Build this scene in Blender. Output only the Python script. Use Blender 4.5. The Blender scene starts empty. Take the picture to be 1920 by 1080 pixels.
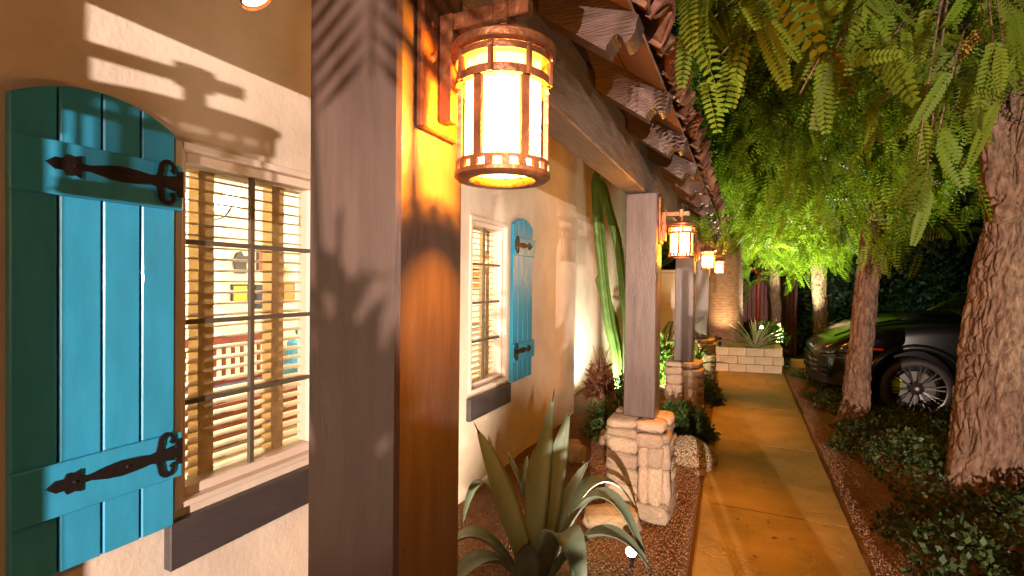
import bpy, math, random
import numpy as np
from mathutils import Vector, Matrix, Euler

random.seed(7)
RNG = np.random.default_rng(11)
R_ = math.radians
S = bpy.context.scene
COL = S.collection

# ------------------------------------------------------------------ camera
cd = bpy.data.cameras.new("camera"); cam = bpy.data.objects.new("camera", cd); COL.objects.link(cam)
cd.sensor_width = 36; cd.lens = 935 / 1920 * 36; cd.clip_start = .02; cd.clip_end = 500
_y, _p, _r = R_(25), R_(-.65), R_(.6)
_f0 = Vector((-math.sin(_y), math.cos(_y), 0)); _r0 = Vector((math.cos(_y), math.sin(_y), 0)); _u0 = Vector((0, 0, 1))
_fw = _f0 * math.cos(_p) + _u0 * math.sin(_p); _up = _u0 * math.cos(_p) - _f0 * math.sin(_p)
_R = _r0 * math.cos(_r) + _up * math.sin(_r); _U = _up * math.cos(_r) - _r0 * math.sin(_r)
cam.matrix_world = Matrix(((_R.x, _U.x, -_fw.x, 0), (_R.y, _U.y, -_fw.y, 0), (_R.z, _U.z, -_fw.z, 1.55), (0, 0, 0, 1)))
S.camera = cam

# ------------------------------------------------------------------ night sky, exposure
SUN_EL = -3.0
w = bpy.data.worlds.new("World"); S.world = w; w.use_nodes = True
wn = w.node_tree.nodes; wl = w.node_tree.links
sky = wn.new("ShaderNodeTexSky"); sky.sky_type = 'NISHITA'; sky.sun_disc = False
sky.sun_elevation = R_(SUN_EL); sky.sun_rotation = R_(200)
wl.new(sky.outputs[0], wn["Background"].inputs[0]); wn["Background"].inputs[1].default_value = .05
S.view_settings.view_transform = 'Standard'; S.view_settings.look = 'None'
S.view_settings.exposure = 0; S.view_settings.gamma = 1; S.view_settings.use_curve_mapping = False
try:
    S.render.engine = 'CYCLES'
    S.cycles.use_denoising = True; S.cycles.denoiser = 'OPENIMAGEDENOISE'
    S.cycles.max_bounces = 6; S.cycles.diffuse_bounces = 3; S.cycles.glossy_bounces = 3; S.cycles.transmission_bounces = 6; S.cycles.transparent_max_bounces = 12
    S.cycles.caustics_reflective = False; S.cycles.caustics_refractive = False
    S.cycles.sample_clamp_indirect = 4; S.cycles.use_light_tree = True
except Exception as e:
    print(e)

LANTERN_COL = (1, .33, .02)
LIGHT = dict(flood=8600, flood_fill=1500, lantern_spot=70, lantern_glass=4.2, lantern_bulb=140, bed=125, cactus=210, bush=260,
             yucca=300, palm=120, tree=3200, far_tree=2200, near_tree=115, room=270, shade=14, gate=260, eave=8, hedge=35)

# ------------------------------------------------------------------ materials
def mat(name, col=(.5, .5, .5), rough=.7, metal=0, var=0, vscale=8, stretch=(1, 1, 1), bump=0, bscale=60, col2=None, detail=6,
        spec=.5, island=0, objvar=0, trans=0, emit=None, estr=0, coat=0, bump2=0, b2scale=8, wave=None, sheen=0, crack=0):
    m = bpy.data.materials.new(name); m.use_nodes = True
    nt = m.node_tree; N = nt.nodes; L = nt.links
    b = N["Principled BSDF"]; out = N["Material Output"]
    b.inputs["Base Color"].default_value = (*col, 1); b.inputs["Roughness"].default_value = rough
    b.inputs["Metallic"].default_value = metal; b.inputs["Specular IOR Level"].default_value = spec
    b.inputs["Coat Weight"].default_value = coat; b.inputs["Coat Roughness"].default_value = .08
    tc = N.new("ShaderNodeTexCoord"); mp = N.new("ShaderNodeMapping"); mp.inputs["Scale"].default_value = stretch
    L.new(tc.outputs["Object"], mp.inputs[0])
    csock = None
    if var or col2:
        n = N.new("ShaderNodeTexNoise"); n.inputs["Scale"].default_value = vscale; n.inputs["Detail"].default_value = detail
        n.inputs["Roughness"].default_value = .62
        L.new(mp.outputs[0], n.inputs["Vector"])
        r = N.new("ShaderNodeValToRGB"); r.color_ramp.elements[0].position = .3; r.color_ramp.elements[1].position = .7
        c2 = col2 or tuple(min(1, c * (1 + var)) for c in col)
        c1 = col if col2 else tuple(c * (1 - var) for c in col)
        r.color_ramp.elements[0].color = (*c1, 1); r.color_ramp.elements[1].color = (*c2, 1)
        L.new(n.outputs["Fac"], r.inputs[0]); csock = r.outputs[0]
    if island or objvar:
        hs = N.new("ShaderNodeHueSaturation")
        src = N.new("ShaderNodeNewGeometry").outputs["Random Per Island"] if island else N.new("ShaderNodeObjectInfo").outputs["Random"]
        k = island or objvar
        mr = N.new("ShaderNodeMapRange"); mr.inputs[3].default_value = 1 - k; mr.inputs[4].default_value = 1 + k
        L.new(src, mr.inputs[0]); L.new(mr.outputs[0], hs.inputs["Value"])
        mh = N.new("ShaderNodeMapRange"); mh.inputs[3].default_value = .5 - k * .06; mh.inputs[4].default_value = .5 + k * .06
        ml = N.new("ShaderNodeMath"); ml.operation = 'MULTIPLY'; ml.inputs[1].default_value = 7.31
        mf = N.new("ShaderNodeMath"); mf.operation = 'FRACT'
        L.new(src, ml.inputs[0]); L.new(ml.outputs[0], mf.inputs[0]); L.new(mf.outputs[0], mh.inputs[0]); L.new(mh.outputs[0], hs.inputs["Hue"])
        if csock: L.new(csock, hs.inputs["Color"])
        else: hs.inputs["Color"].default_value = (*col, 1)
        csock = hs.outputs[0]
    if csock: L.new(csock, b.inputs["Base Color"])
    nrm = None
    if bump:
        n = N.new("ShaderNodeTexNoise"); n.inputs["Scale"].default_value = bscale; n.inputs["Detail"].default_value = 8
        L.new(mp.outputs[0], n.inputs["Vector"])
        bp = N.new("ShaderNodeBump"); bp.inputs["Strength"].default_value = bump; bp.inputs["Distance"].default_value = .01
        L.new(n.outputs["Fac"], bp.inputs["Height"]); nrm = bp.outputs[0]
    if bump2:
        n = N.new("ShaderNodeTexNoise"); n.inputs["Scale"].default_value = b2scale; n.inputs["Detail"].default_value = 4
        L.new(mp.outputs[0], n.inputs["Vector"])
        bp = N.new("ShaderNodeBump"); bp.inputs["Strength"].default_value = bump2; bp.inputs["Distance"].default_value = .03
        L.new(n.outputs["Fac"], bp.inputs["Height"])
        if nrm: L.new(nrm, bp.inputs["Normal"])
        nrm = bp.outputs[0]
    if crack:
        dn = N.new("ShaderNodeTexNoise"); dn.inputs["Scale"].default_value = 3; dn.inputs["Detail"].default_value = 5
        vm = N.new("ShaderNodeVectorMath"); vm.operation = 'SCALE'; vm.inputs["Scale"].default_value = .55; va = N.new("ShaderNodeVectorMath"); va.operation = 'ADD'
        L.new(mp.outputs[0], dn.inputs["Vector"]); L.new(dn.outputs["Color"], vm.inputs[0]); L.new(vm.outputs[0], va.inputs[0]); L.new(mp.outputs[0], va.inputs[1])
        vo = N.new("ShaderNodeTexVoronoi"); vo.feature = 'DISTANCE_TO_EDGE'; vo.inputs["Scale"].default_value = crack; L.new(va.outputs[0], vo.inputs["Vector"])
        mr = N.new("ShaderNodeMapRange"); mr.inputs[2].default_value = .018; L.new(vo.outputs["Distance"], mr.inputs[0])
        bp = N.new("ShaderNodeBump"); bp.inputs["Strength"].default_value = .22; bp.inputs["Distance"].default_value = .012; L.new(mr.outputs[0], bp.inputs["Height"])
        if nrm: L.new(nrm, bp.inputs["Normal"])
        nrm = bp.outputs[0]
    if nrm: L.new(nrm, b.inputs["Normal"])
    if bump and rough > .25:
        n = N.new("ShaderNodeTexNoise"); n.inputs["Scale"].default_value = 5; n.inputs["Detail"].default_value = 5
        L.new(mp.outputs[0], n.inputs["Vector"])
        mr = N.new("ShaderNodeMapRange"); mr.inputs[3].default_value = max(.05, rough - .18); mr.inputs[4].default_value = min(1, rough + .18)
        L.new(n.outputs["Fac"], mr.inputs[0]); L.new(mr.outputs[0], b.inputs["Roughness"])
    if trans:
        t = N.new("ShaderNodeBsdfTranslucent"); mx = N.new("ShaderNodeMixShader"); mx.inputs[0].default_value = trans
        if csock: L.new(csock, t.inputs[0])
        else: t.inputs[0].default_value = (*col, 1)
        L.new(b.outputs[0], mx.inputs[1]); L.new(t.outputs[0], mx.inputs[2]); L.new(mx.outputs[0], out.inputs[0])
    if emit:
        b.inputs["Emission Color"].default_value = (*emit, 1); b.inputs["Emission Strength"].default_value = estr
    return m

def glass_mat(name):
    m = bpy.data.materials.new(name); m.use_nodes = True; N = m.node_tree.nodes; L = m.node_tree.links
    N.remove(N["Principled BSDF"])
    t = N.new("ShaderNodeBsdfTransparent"); t.inputs[0].default_value = (.95, .96, .95, 1)
    g = N.new("ShaderNodeBsdfGlossy"); g.inputs["Roughness"].default_value = .02
    lw = N.new("ShaderNodeLayerWeight"); lw.inputs[0].default_value = .5; pw = N.new("ShaderNodeMath"); pw.operation = 'POWER'; pw.inputs[1].default_value = 5
    f = N.new("ShaderNodeMapRange"); f.inputs[3].default_value = .03; f.inputs[4].default_value = .6; L.new(lw.outputs["Facing"], pw.inputs[0]); L.new(pw.outputs[0], f.inputs[0])
    mx = N.new("ShaderNodeMixShader"); L.new(f.outputs[0], mx.inputs[0]); L.new(t.outputs[0], mx.inputs[1]); L.new(g.outputs[0], mx.inputs[2])
    L.new(mx.outputs[0], N["Material Output"].inputs[0]); return m

def emit_mat(name, col, s):
    m = bpy.data.materials.new(name); m.use_nodes = True; N = m.node_tree.nodes; L = m.node_tree.links
    b = N["Principled BSDF"]; b.inputs["Base Color"].default_value = (.8, .75, .65, 1)
    b.inputs["Emission Color"].default_value = (*col, 1); b.inputs["Emission Strength"].default_value = s
    return m

def frosted(name, col, s, tr=.5):
    m = emit_mat(name, col, s); N = m.node_tree.nodes; L = m.node_tree.links
    t = N.new("ShaderNodeBsdfTransparent"); mx = N.new("ShaderNodeMixShader"); mx.inputs[0].default_value = tr
    L.new(N["Principled BSDF"].outputs[0], mx.inputs[1]); L.new(t.outputs[0], mx.inputs[2]); L.new(mx.outputs[0], N["Material Output"].inputs[0]); return m

M = dict(
    stucco=mat("stucco", (.68, .6, .51), .85, var=.15, vscale=2.2, bump=.18, bscale=55, bump2=.16, b2scale=7, spec=.2),
    post=mat("brown_grey_paint", (.07, .046, .039), .34, var=.22, vscale=4, stretch=(6, 6, .7), bump=.12, bscale=40, coat=.12),
    beam=mat("weathered_brown_timber", (.085, .06, .05), .55, var=.4, vscale=6, stretch=(14, 1, 14), bump=.7, bscale=22),
    rafter=mat("rafter_timber", (.06, .034, .028), .5, var=.3, vscale=6, stretch=(1, 14, 14), bump=.6, bscale=18),
    teal=mat("teal_paint", (.03, .315, .56), .42, var=.12, vscale=4, stretch=(4, 4, 1), bump=.06, bscale=50, coat=.1),
    iron=mat("black_iron", (.018, .013, .013), .5, metal=.5, bump=.25, bscale=90),
    copper=mat("rusty_copper", (.21, .075, .03), .42, metal=.6, var=.45, vscale=18, bump=.4, bscale=60),
    trim=mat("cream_window_trim", (.66, .57, .5), .5, var=.05, vscale=3, bump=.08, bscale=40),
    grid=mat("grey_muntin", (.085, .075, .06), .5),
    tapeback=mat("backlit_blind_tape", (.5, .33, .15), .9, trans=.6, var=.12, vscale=25, bump=.3, bscale=220),  # rear tapes: backlight put into the colour as a lighter orange copy
    sill=mat("dark_sill_paint", (.055, .047, .05), .5, var=.15, vscale=6, stretch=(8, 1, 8), bump=.35, bscale=40),
    slat=mat("blind_slat", (.8, .64, .43), .45, objvar=.07),
    tape=mat("blind_tape", (.36, .24, .12), .9, trans=.5, var=.25, vscale=25, bump=.4, bscale=220),
    stone=mat("ledge_stone", (.3, .21, .14), .8, col2=(.5, .38, .27), vscale=9, bump=.5, bscale=45, objvar=.2, spec=.3),
    mortar=mat("dark_mortar", (.14, .1, .08), .95, var=.3, vscale=30, bump=.6, bscale=60),
    boulder=mat("sandy_boulder", (.4, .3, .18), .85, var=.3, vscale=7, bump=.8, bscale=25),
    gravel=mat("gravel_bed", (.13, .07, .036), .95, col2=(.24, .135, .072), vscale=70, bump=1, bscale=130, spec=.2),
    pebble=mat("pebbles", (.25, .135, .07), .85, island=.32, spec=.3),
    palegravel=mat("pale_pebbles", (.45, .36, .23), .85, island=.4, spec=.3),
    concrete=mat("tan_concrete", (.30, .19, .055), .58, var=.34, vscale=2.4, bump=.35, bscale=40, bump2=.28, b2scale=6, detail=9, crack=1.7),
    drive=mat("driveway_concrete", (.1, .095, .09), .8, var=.2, vscale=3, bump=.4, bscale=60),
    soil=mat("garden_soil", (.06, .04, .028), .95, var=.35, vscale=9, bump=.8, bscale=50),
    block=mat("planter_block", (.52, .41, .27), .8, var=.16, vscale=7, bump=.5, bscale=50, objvar=.1),
    tile=mat("clay_tile", (.17, .08, .048), .8, var=.45, vscale=8, bump=.5, bscale=50, objvar=.25),
    deck=mat("roof_deck", (.3, .16, .09), .75, var=.25, vscale=4, stretch=(1, 10, 1), bump=.3, bscale=30),
    bark=mat("furrowed_bark", (.055, .03, .02), .85, col2=(.24, .15, .1), vscale=34, stretch=(1, 1, .3), bump=1, bscale=45, bump2=.8, b2scale=22, spec=.25),
    palmbark=mat("palm_bark", (.12, .065, .032), .85, col2=(.26, .155, .085), vscale=12, stretch=(1, 1, 3), bump=.8, bscale=40),
    leaf=mat("tree_leaf", (.125, .21, .012), .55, island=.35, trans=.45, spec=.2),
    leafdark=mat("hedge_leaf", (.025, .06, .02), .5, island=.4, trans=.25, spec=.4),
    frond=mat("near_leaf", (.10, .15, .012), .55, objvar=.35, trans=.45, spec=.2),
    yellowleaf=mat("yellow_leaf", (.3, .13, .012), .5, objvar=.3, trans=.4),
    cover=mat("ground_cover_leaf", (.04, .07, .022), .5, island=.45, trans=.25, spec=.35),
    shrub=mat("shrub_leaf", (.05, .1, .022), .5, island=.4, trans=.3, spec=.4),
    redleaf=mat("red_leaf", (.13, .05, .022), .5, island=.4, trans=.3),
    fern=mat("fern_leaf", (.09, .2, .02), .5, island=.3, trans=.4),
    agave=mat("agave_leaf", (.11, .16, .105), .42, col2=(.19, .24, .165), vscale=7, stretch=(1, 1, .4), bump=.15, bscale=50, objvar=.15),
    yucca=mat("yucca_leaf", (.28, .32, .17), .5, objvar=.25),
    cactus=mat("cactus_skin", (.06, .14, .02), .5, col2=(.13, .24, .04), vscale=7, bump=.3, bscale=50),
    litter=mat("dead_leaf", (.3, .12, .03), .7, island=.5, trans=.2),
    car=mat("black_car_paint", (.003, .003, .0035), .2, coat=.25, spec=.4),
    carglass=mat("dark_car_glass", (.01, .012, .01), .04, spec=.7),
    plastic=mat("black_plastic", (.01, .01, .01), .75, spec=.2),
    rubber=mat("tyre_rubber", (.013, .011, .011), .65, bump=.15, bscale=80),
    alloy=mat("grey_alloy", (.075, .07, .066), .35, metal=.85),
    chrome=mat("bright_metal", (.6, .6, .58), .2, metal=1),
    lime=mat("lime_caliper", (.4, .6, .02), .4),
    redlens=mat("red_reflector", (.5, .02, .01), .25, emit=(1, .04, .01), estr=.12),  # red reflection put in as a weak glow of the reflector itself
    gold=mat("gold_emblem", (.6, .4, .1), .3, metal=.8),
    darkred=mat("dark_red_boards", (.1, .012, .006), .6, var=.25, vscale=5),
    gate=mat("red_gate_paint", (.3, .035, .012), .5, var=.2, vscale=5, bump=.2, bscale=40),
    roomwall=mat("room_wall", (.8, .72, .57), .9, var=.04, vscale=2),
    roomwhite=mat("room_white", (.85, .8, .7), .6),
    roomfloor=mat("room_floor", (.3, .2, .1), .5, var=.2, vscale=6, stretch=(1, 10, 1)),
    redwood=mat("red_wood", (.16, .035, .02), .4, var=.3, vscale=6, stretch=(8, 1, 1)),
    rug=mat("green_rug", (.32, .26, .07), .95, col2=(.13, .15, .05), vscale=14, bump=.5, bscale=200),
    black=mat("matt_black", (.02, .02, .022), .6),
    navy=mat("navy_cloth", (.03, .035, .08), .8),
    blue=mat("blue_cloth", (.1, .36, .6), .8),
    tealthing=mat("teal_glaze", (.03, .3, .36), .3),
    redpaint=mat("red_print", (.5, .06, .03), .6), yellowpaint=mat("yellow_print", (.6, .42, .03), .6), orangepaint=mat("orange_print", (.6, .2, .04), .6),
    glass=glass_mat("window_glass"),
    lampglass=frosted("lit_lamp_glass", (1, .82, .5), LIGHT['lantern_glass']),
    lampglass_top=frosted("lit_lamp_glass_top", (1, .6, .12), 1.6),
    shade=emit_mat("lit_shade", (1, .78, .45), LIGHT['shade']),
    dimbulb=emit_mat("recessed_lens", (.95, 1, .9), .5),
    bulb=emit_mat("spot_lens", (.95, 1, .9), 60),
)

# ------------------------------------------------------------------ mesh helpers
class MB:
    def __init__(s): s.v = []; s.f = []
    def add(s, vs, fs):
        n = len(s.v); s.v += [tuple(map(float, v)) for v in vs]; s.f += [tuple(n + i for i in f) for f in fs]; return s
    def box(s, x0, x1, y0, y1, z0, z1, rot=None, about=None):
        vs = [Vector((x, y, z)) for x in (x0, x1) for y in (y0, y1) for z in (z0, z1)]
        if rot is not None:
            c = Vector(about) if about is not None else Vector(((x0 + x1) / 2, (y0 + y1) / 2, (z0 + z1) / 2)); m = Euler(rot).to_matrix()
            vs = [c + m @ (v - c) for v in vs]
        return s.add(vs, [(0, 1, 3, 2), (4, 6, 7, 5), (0, 4, 5, 1), (2, 3, 7, 6), (0, 2, 6, 4), (1, 5, 7, 3)])
    def bbox(s, x0, x1, y0, y1, z0, z1, b=.004):     # chamfered box
        A = [(x0, x1), (y0, y1), (z0, z1)]; vs = []; idx = {}
        for sx in (0, 1):
            for sy in (0, 1):
                for sz in (0, 1):
                    c = [A[0][sx], A[1][sy], A[2][sz]]; d = [b if q == 0 else -b for q in (sx, sy, sz)]
                    for k in range(3):
                        p = [c[i] + (d[i] if i != k else 0) for i in range(3)]
                        idx[(sx, sy, sz, k)] = len(vs); vs.append(p)
        fs = []
        for k in range(3):
            i, j = [(1, 2), (2, 0), (0, 1)][k]
            for q in (0, 1):
                ring = []
                for (u, v) in ((0, 0), (1, 0), (1, 1), (0, 1)):
                    t = [0, 0, 0]; t[k] = q; t[i] = u; t[j] = v; ring.append(idx[(*t, k)])
                fs.append(tuple(ring if q else ring[::-1]))
        for k in range(3):
            i, j = [(1, 2), (2, 0), (0, 1)][k]
            for u in (0, 1):
                for v in (0, 1):
                    t0 = [0, 0, 0]; t1 = [0, 0, 0]; t0[i] = t1[i] = u; t0[j] = t1[j] = v; t1[k] = 1
                    r = (idx[(*t0, i)], idx[(*t1, i)], idx[(*t1, j)], idx[(*t0, j)])
                    fs.append(r if u == v else r[::-1])
        for key in [(a, b_, c) for a in (0, 1) for b_ in (0, 1) for c in (0, 1)]:
            t = (idx[(*key, 0)], idx[(*key, 1)], idx[(*key, 2)]); fs.append(t if sum(key) % 2 else t[::-1])
        return s.add(vs, fs)
    def tube(s, pts, rad, seg=10, cap=True, twist=0):
        pts = [Vector(p) for p in pts]; n = len(pts); rad = rad if hasattr(rad, '__len__') else [rad] * n
        vs = []; ref = None
        for i, p in enumerate(pts):
            t = (pts[min(i + 1, n - 1)] - pts[max(i - 1, 0)]).normalized()
            if ref is None: ref = Vector((1, 0, 0)) if abs(t.x) < .8 else Vector((0, 1, 0))
            a = (ref - t * ref.dot(t)).normalized(); ref = a; b = t.cross(a)
            for k in range(seg):
                th = 2 * math.pi * k / seg
                vs.append(p + (a * math.cos(th) + b * math.sin(th)) * rad[i])
        fs = [(i * seg + k, i * seg + (k + 1) % seg, (i + 1) * seg + (k + 1) % seg, (i + 1) * seg + k) for i in range(n - 1) for k in range(seg)]
        if cap: fs += [tuple(range(seg))[::-1], tuple((n - 1) * seg + k for k in range(seg))]
        return s.add(vs, fs)
    def lathe(s, prof, seg=32, axis='z', c=(0, 0, 0), closed=False):
        vs = []; n = len(prof); c = Vector(c)
        for (r, h) in prof:
            for k in range(seg):
                th = 2 * math.pi * k / seg; a, b = r * math.cos(th), r * math.sin(th)
                vs.append(c + Vector({'z': (a, b, h), 'y': (b, h, a), 'x': (h, a, b)}[axis]))
        fs = [(i * seg + k, i * seg + (k + 1) % seg, ((i + 1) % n) * seg + (k + 1) % seg, ((i + 1) % n) * seg + k) for i in range(n if closed else n - 1) for k in range(seg)]
        return s.add(vs, fs)
    def prism(s, poly, to3, d0, d1):                 # poly of 2-D points; to3(u, v, d) -> xyz
        n = len(poly)
        vs = [to3(u, v, d0) for u, v in poly] + [to3(u, v, d1) for u, v in poly]
        fs = [tuple(range(n))[::-1], tuple(range(n, 2 * n))] + [(i, (i + 1) % n, n + (i + 1) % n, n + i) for i in range(n)]
        return s.add(vs, fs)
    def grid(s, P):                                  # P: rows x cols of points
        P = np.asarray(P); r, c = P.shape[:2]
        return s.add(P.reshape(-1, 3), [(i * c + j, i * c + j + 1, (i + 1) * c + j + 1, (i + 1) * c + j) for i in range(r - 1) for j in range(c - 1)])
    def mesh(s, name, m, smooth=False, recalc=True):
        me = bpy.data.meshes.new(name); me.from_pydata(s.v, [], s.f); me.materials.append(m)
        if recalc:
            import bmesh
            bm = bmesh.new(); bm.from_mesh(me); bmesh.ops.recalc_face_normals(bm, faces=bm.faces); bm.to_mesh(me); bm.free()
        if smooth: me.shade_smooth()
        return me

def put(name, me, parent=None, at=None):
    """link a mesh whose coordinates are world (at=None) or local to `at`"""
    o = bpy.data.objects.new(name, me); COL.objects.link(o)
    base = Vector(at) if at is not None else Vector((0, 0, 0))
    if parent is not None:
        o.parent = parent; b = Vector((0, 0, 0)); q = parent
        while q is not None: b = b + q.location; q = q.parent
        base = base - b
    o.location = base
    return o
def link(name, mb, m, parent=None, smooth=False, at=None, auto=None):
    me = mb.mesh(name, m, smooth or auto is not None)
    if auto is not None: me.set_sharp_from_angle(angle=R_(auto))
    return put(name, me, parent, at)
def tag(o, label=None, cat=None, group=None, kind=None):
    for k, v in (('label', label), ('category', cat), ('group', group), ('kind', kind)):
        if v: o[k] = v
    return o
def thing(name, label, cat, loc=(0, 0, 0), group=None, kind=None):
    o = bpy.data.objects.new(name, None); COL.objects.link(o); o.location = loc; o.empty_display_size = .1
    return tag(o, label, cat, group, kind)
def kids(o): return [c for c in bpy.data.objects if c.parent == o]
def copy_tree(o, parent=None):
    c = o.copy(); COL.objects.link(c); c.parent = parent
    for ch in kids(o): copy_tree(ch, c)
    return c
def np_mesh(name, V, F, m, smooth=False):
    me = bpy.data.meshes.new(name); V = np.ascontiguousarray(V, np.float32); F = np.ascontiguousarray(F, np.int32); k = F.shape[1]
    me.vertices.add(len(V)); me.vertices.foreach_set("co", V.ravel())
    me.loops.add(F.size); me.loops.foreach_set("vertex_index", F.ravel())
    me.polygons.add(len(F)); me.polygons.foreach_set("loop_start", np.arange(0, F.size, k, dtype=np.int32))
    me.polygons.foreach_set("loop_total", np.full(len(F), k, np.int32))
    me.materials.append(m); me.update(calc_edges=True)
    if smooth: me.shade_smooth()
    return me
def bez(p0, p1, p2, n):
    p0, p1, p2 = (np.array(p, float) for p in (p0, p1, p2)); t = np.linspace(0, 1, n)[:, None]
    return (1 - t) ** 2 * p0 + 2 * t * (1 - t) * p1 + t ** 2 * p2
def crom(pts, n):
    pts = np.array(pts, float); m = len(pts); P = np.vstack([2 * pts[0] - pts[1], pts, 2 * pts[-1] - pts[-2]]); out = []
    for u in np.linspace(0, m - 1 - 1e-9, n):
        i = int(u); t = u - i; a, b, c, d = P[i:i + 4]
        out.append(.5 * (2 * b + (c - a) * t + (2 * a - 5 * b + 4 * c - d) * t * t + (3 * b - a - 3 * c + d) * t ** 3))
    return np.array(out)
def frames(D, Nn):
    D = D / np.linalg.norm(D, axis=1)[:, None]; B = np.cross(Nn, D); B /= np.linalg.norm(B, axis=1)[:, None] + 1e-9; N2 = np.cross(D, B)
    return np.stack([D, B, N2], 2)
def scatter(tv, tf, P, D, Nn, Sc):
    """copies of a template (tv, tf) at P, x axis along D, z axis near Nn, scaled Sc"""
    Rm = frames(D, Nn); V = np.einsum('nij,kj->nki', Rm, tv) * np.asarray(Sc)[:, None, None] + P[:, None, :]
    F = tf[None] + (np.arange(len(P)) * len(tv))[:, None, None]
    return V.reshape(-1, 3), F.reshape(-1, tf.shape[1])
def frond_template(n, ll, lw, lean=.45, droop=.12, oblong=False):
    v = []; f = []
    for i in range(n):
        t = .06 + .9 * i / (n - 1); L = ll * (math.sin(math.pi * (.18 + .76 * t)) ** .6)
        for sgn in (-1, 1):
            d = np.array([lean, sgn, .25 - droop]); d /= np.linalg.norm(d); p = np.array([t, 0, -droop * t * t]); q = np.array([1, -sgn * lean, 0]) * lw * .5
            k = len(v)
            if oblong:
                d2 = d + np.array([.22, 0, -.12]); tip = p + d * L * .55 + d2 * L * .45
                v += [p, p + d * L * .2 + q, p + d * L * .55 + q * 1.25, p + (d * .55 + d2 * .33) * L + q * .8, tip, p + (d * .55 + d2 * .33) * L - q * .8, p + d * L * .55 - q * 1.25, p + d * L * .2 - q]
                f += [(k, k + 1, k + 2, k + 7), (k + 7, k + 2, k + 6, k + 6), (k + 2, k + 3, k + 5, k + 6), (k + 3, k + 4, k + 5, k + 5)]
            else: v += [p, p + d * L * .45 + q, p + d * L, p + d * L * .45 - q]; f.append((k, k + 1, k + 2, k + 3))
    k = len(v); r = .006
    v += [np.array([0, -r, 0]), np.array([0, r, 0]), np.array([1, r * .5, -droop]), np.array([1, -r * .5, -droop])]; f.append((k, k + 1, k + 2, k + 3))
    return np.array(v), np.array(f)
def worley(P, C):
    out1 = np.empty(len(P)); out2 = np.empty(len(P)); idx = np.empty(len(P), int)
    for a in range(0, len(P), 4000):
        d = ((P[a:a + 4000, None, :] - C[None]) ** 2).sum(2); part = np.partition(d, 1, axis=1)
        out1[a:a + 4000] = np.sqrt(part[:, 0]); out2[a:a + 4000] = np.sqrt(part[:, 1]); idx[a:a + 4000] = d.argmin(1)
    return out1, out2, idx
def bark_tube(path, rad, seg, rows, cw, ch, depth, seed):
    """a trunk with furrowed bark plates"""
    rng = np.random.default_rng(seed); C = crom(path, rows); rr = crom(np.array(rad)[:, None], rows)[:, 0]
    s = np.concatenate([[0], np.cumsum(np.linalg.norm(np.diff(C, axis=0), axis=1))]); R0 = float(np.mean(rr))
    th = np.arange(seg) / seg * 2 * math.pi; U, Vv = np.meshgrid(th * R0, s); P = np.stack([U.ravel() / cw, Vv.ravel() / ch], 1)
    P[:, 0] += .35 * np.sin(P[:, 1] * 2.1 + seed) ; W = 2 * math.pi * R0 / cw; H = s[-1] / ch
    c = rng.random((int(W * H) + 1, 2)) * [W, H]; tone = rng.random(len(c)) * .5 + .6
    CC = np.vstack([c, c + [W, 0], c - [W, 0]]); f1, f2, ix = worley(P, CC)
    e = np.clip((f2 - f1) / .30, 0, 1); e = e * e * (3 - 2 * e)
    c2 = rng.random((int(W * H * 3.2) + 1, 2)) * [W, H]; g1, g2, _ = worley(P, c2); e2 = np.clip((g2 - g1) / .22, 0, 1)
    h = (e * tone[ix % len(c)] * (.72 + .28 * e2) - .6).reshape(rows, seg) * depth + (rng.random((rows, seg)) - .5) * depth * .22
    V = np.empty((rows, seg, 3)); ref = np.array([1., 0, 0])
    for i in range(rows):
        t = C[min(i + 1, rows - 1)] - C[max(i - 1, 0)]; t /= np.linalg.norm(t); a = ref - t * (ref @ t); a /= np.linalg.norm(a); ref = a; b = np.cross(t, a)
        flare = 1 + .45 * math.exp(-max(0, s[i] - .1) / .13) * (.45 + .55 * np.sin(5 * th + seed) * np.sin(2 * th + 1))
        lump = flare * (1 + .05 * np.sin(3 * th + s[i] * 3 + seed) + .04 * np.sin(2 * th - s[i] * 2))
        V[i] = C[i] + (np.outer(np.cos(th), a) + np.outer(np.sin(th), b)) * (rr[i] * lump + h[i])[:, None]
    ii, jj = np.meshgrid(np.arange(rows - 1), np.arange(seg), indexing='ij'); j2 = (jj + 1) % seg
    F = np.stack([ii * seg + jj, ii * seg + j2, (ii + 1) * seg + j2, (ii + 1) * seg + jj], 2).reshape(-1, 4)
    return V.reshape(-1, 3), F, C
def spot(name, loc, target, power, col, angle=60, blend=.5, size=.03, parent=None):
    l = bpy.data.lights.new(name, 'SPOT'); l.energy = power; l.color = col; l.spot_size = R_(angle); l.spot_blend = blend; l.shadow_soft_size = size
    o = bpy.data.objects.new(name, l); COL.objects.link(o); d = Vector(target) - Vector(loc)
    o.rotation_mode = 'QUATERNION'; o.rotation_quaternion = d.to_track_quat('-Z', 'Y'); o.location = loc
    if parent is not None: o.parent = parent; o.location = Vector(loc) - parent.location
    return o
def point(name, loc, power, col, size=.03, parent=None):
    l = bpy.data.lights.new(name, 'POINT'); l.energy = power; l.color = col; l.shadow_soft_size = size
    o = bpy.data.objects.new(name, l); COL.objects.link(o); o.location = loc
    if parent is not None: o.parent = parent; o.location = Vector(loc) - parent.location
    return o

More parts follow.
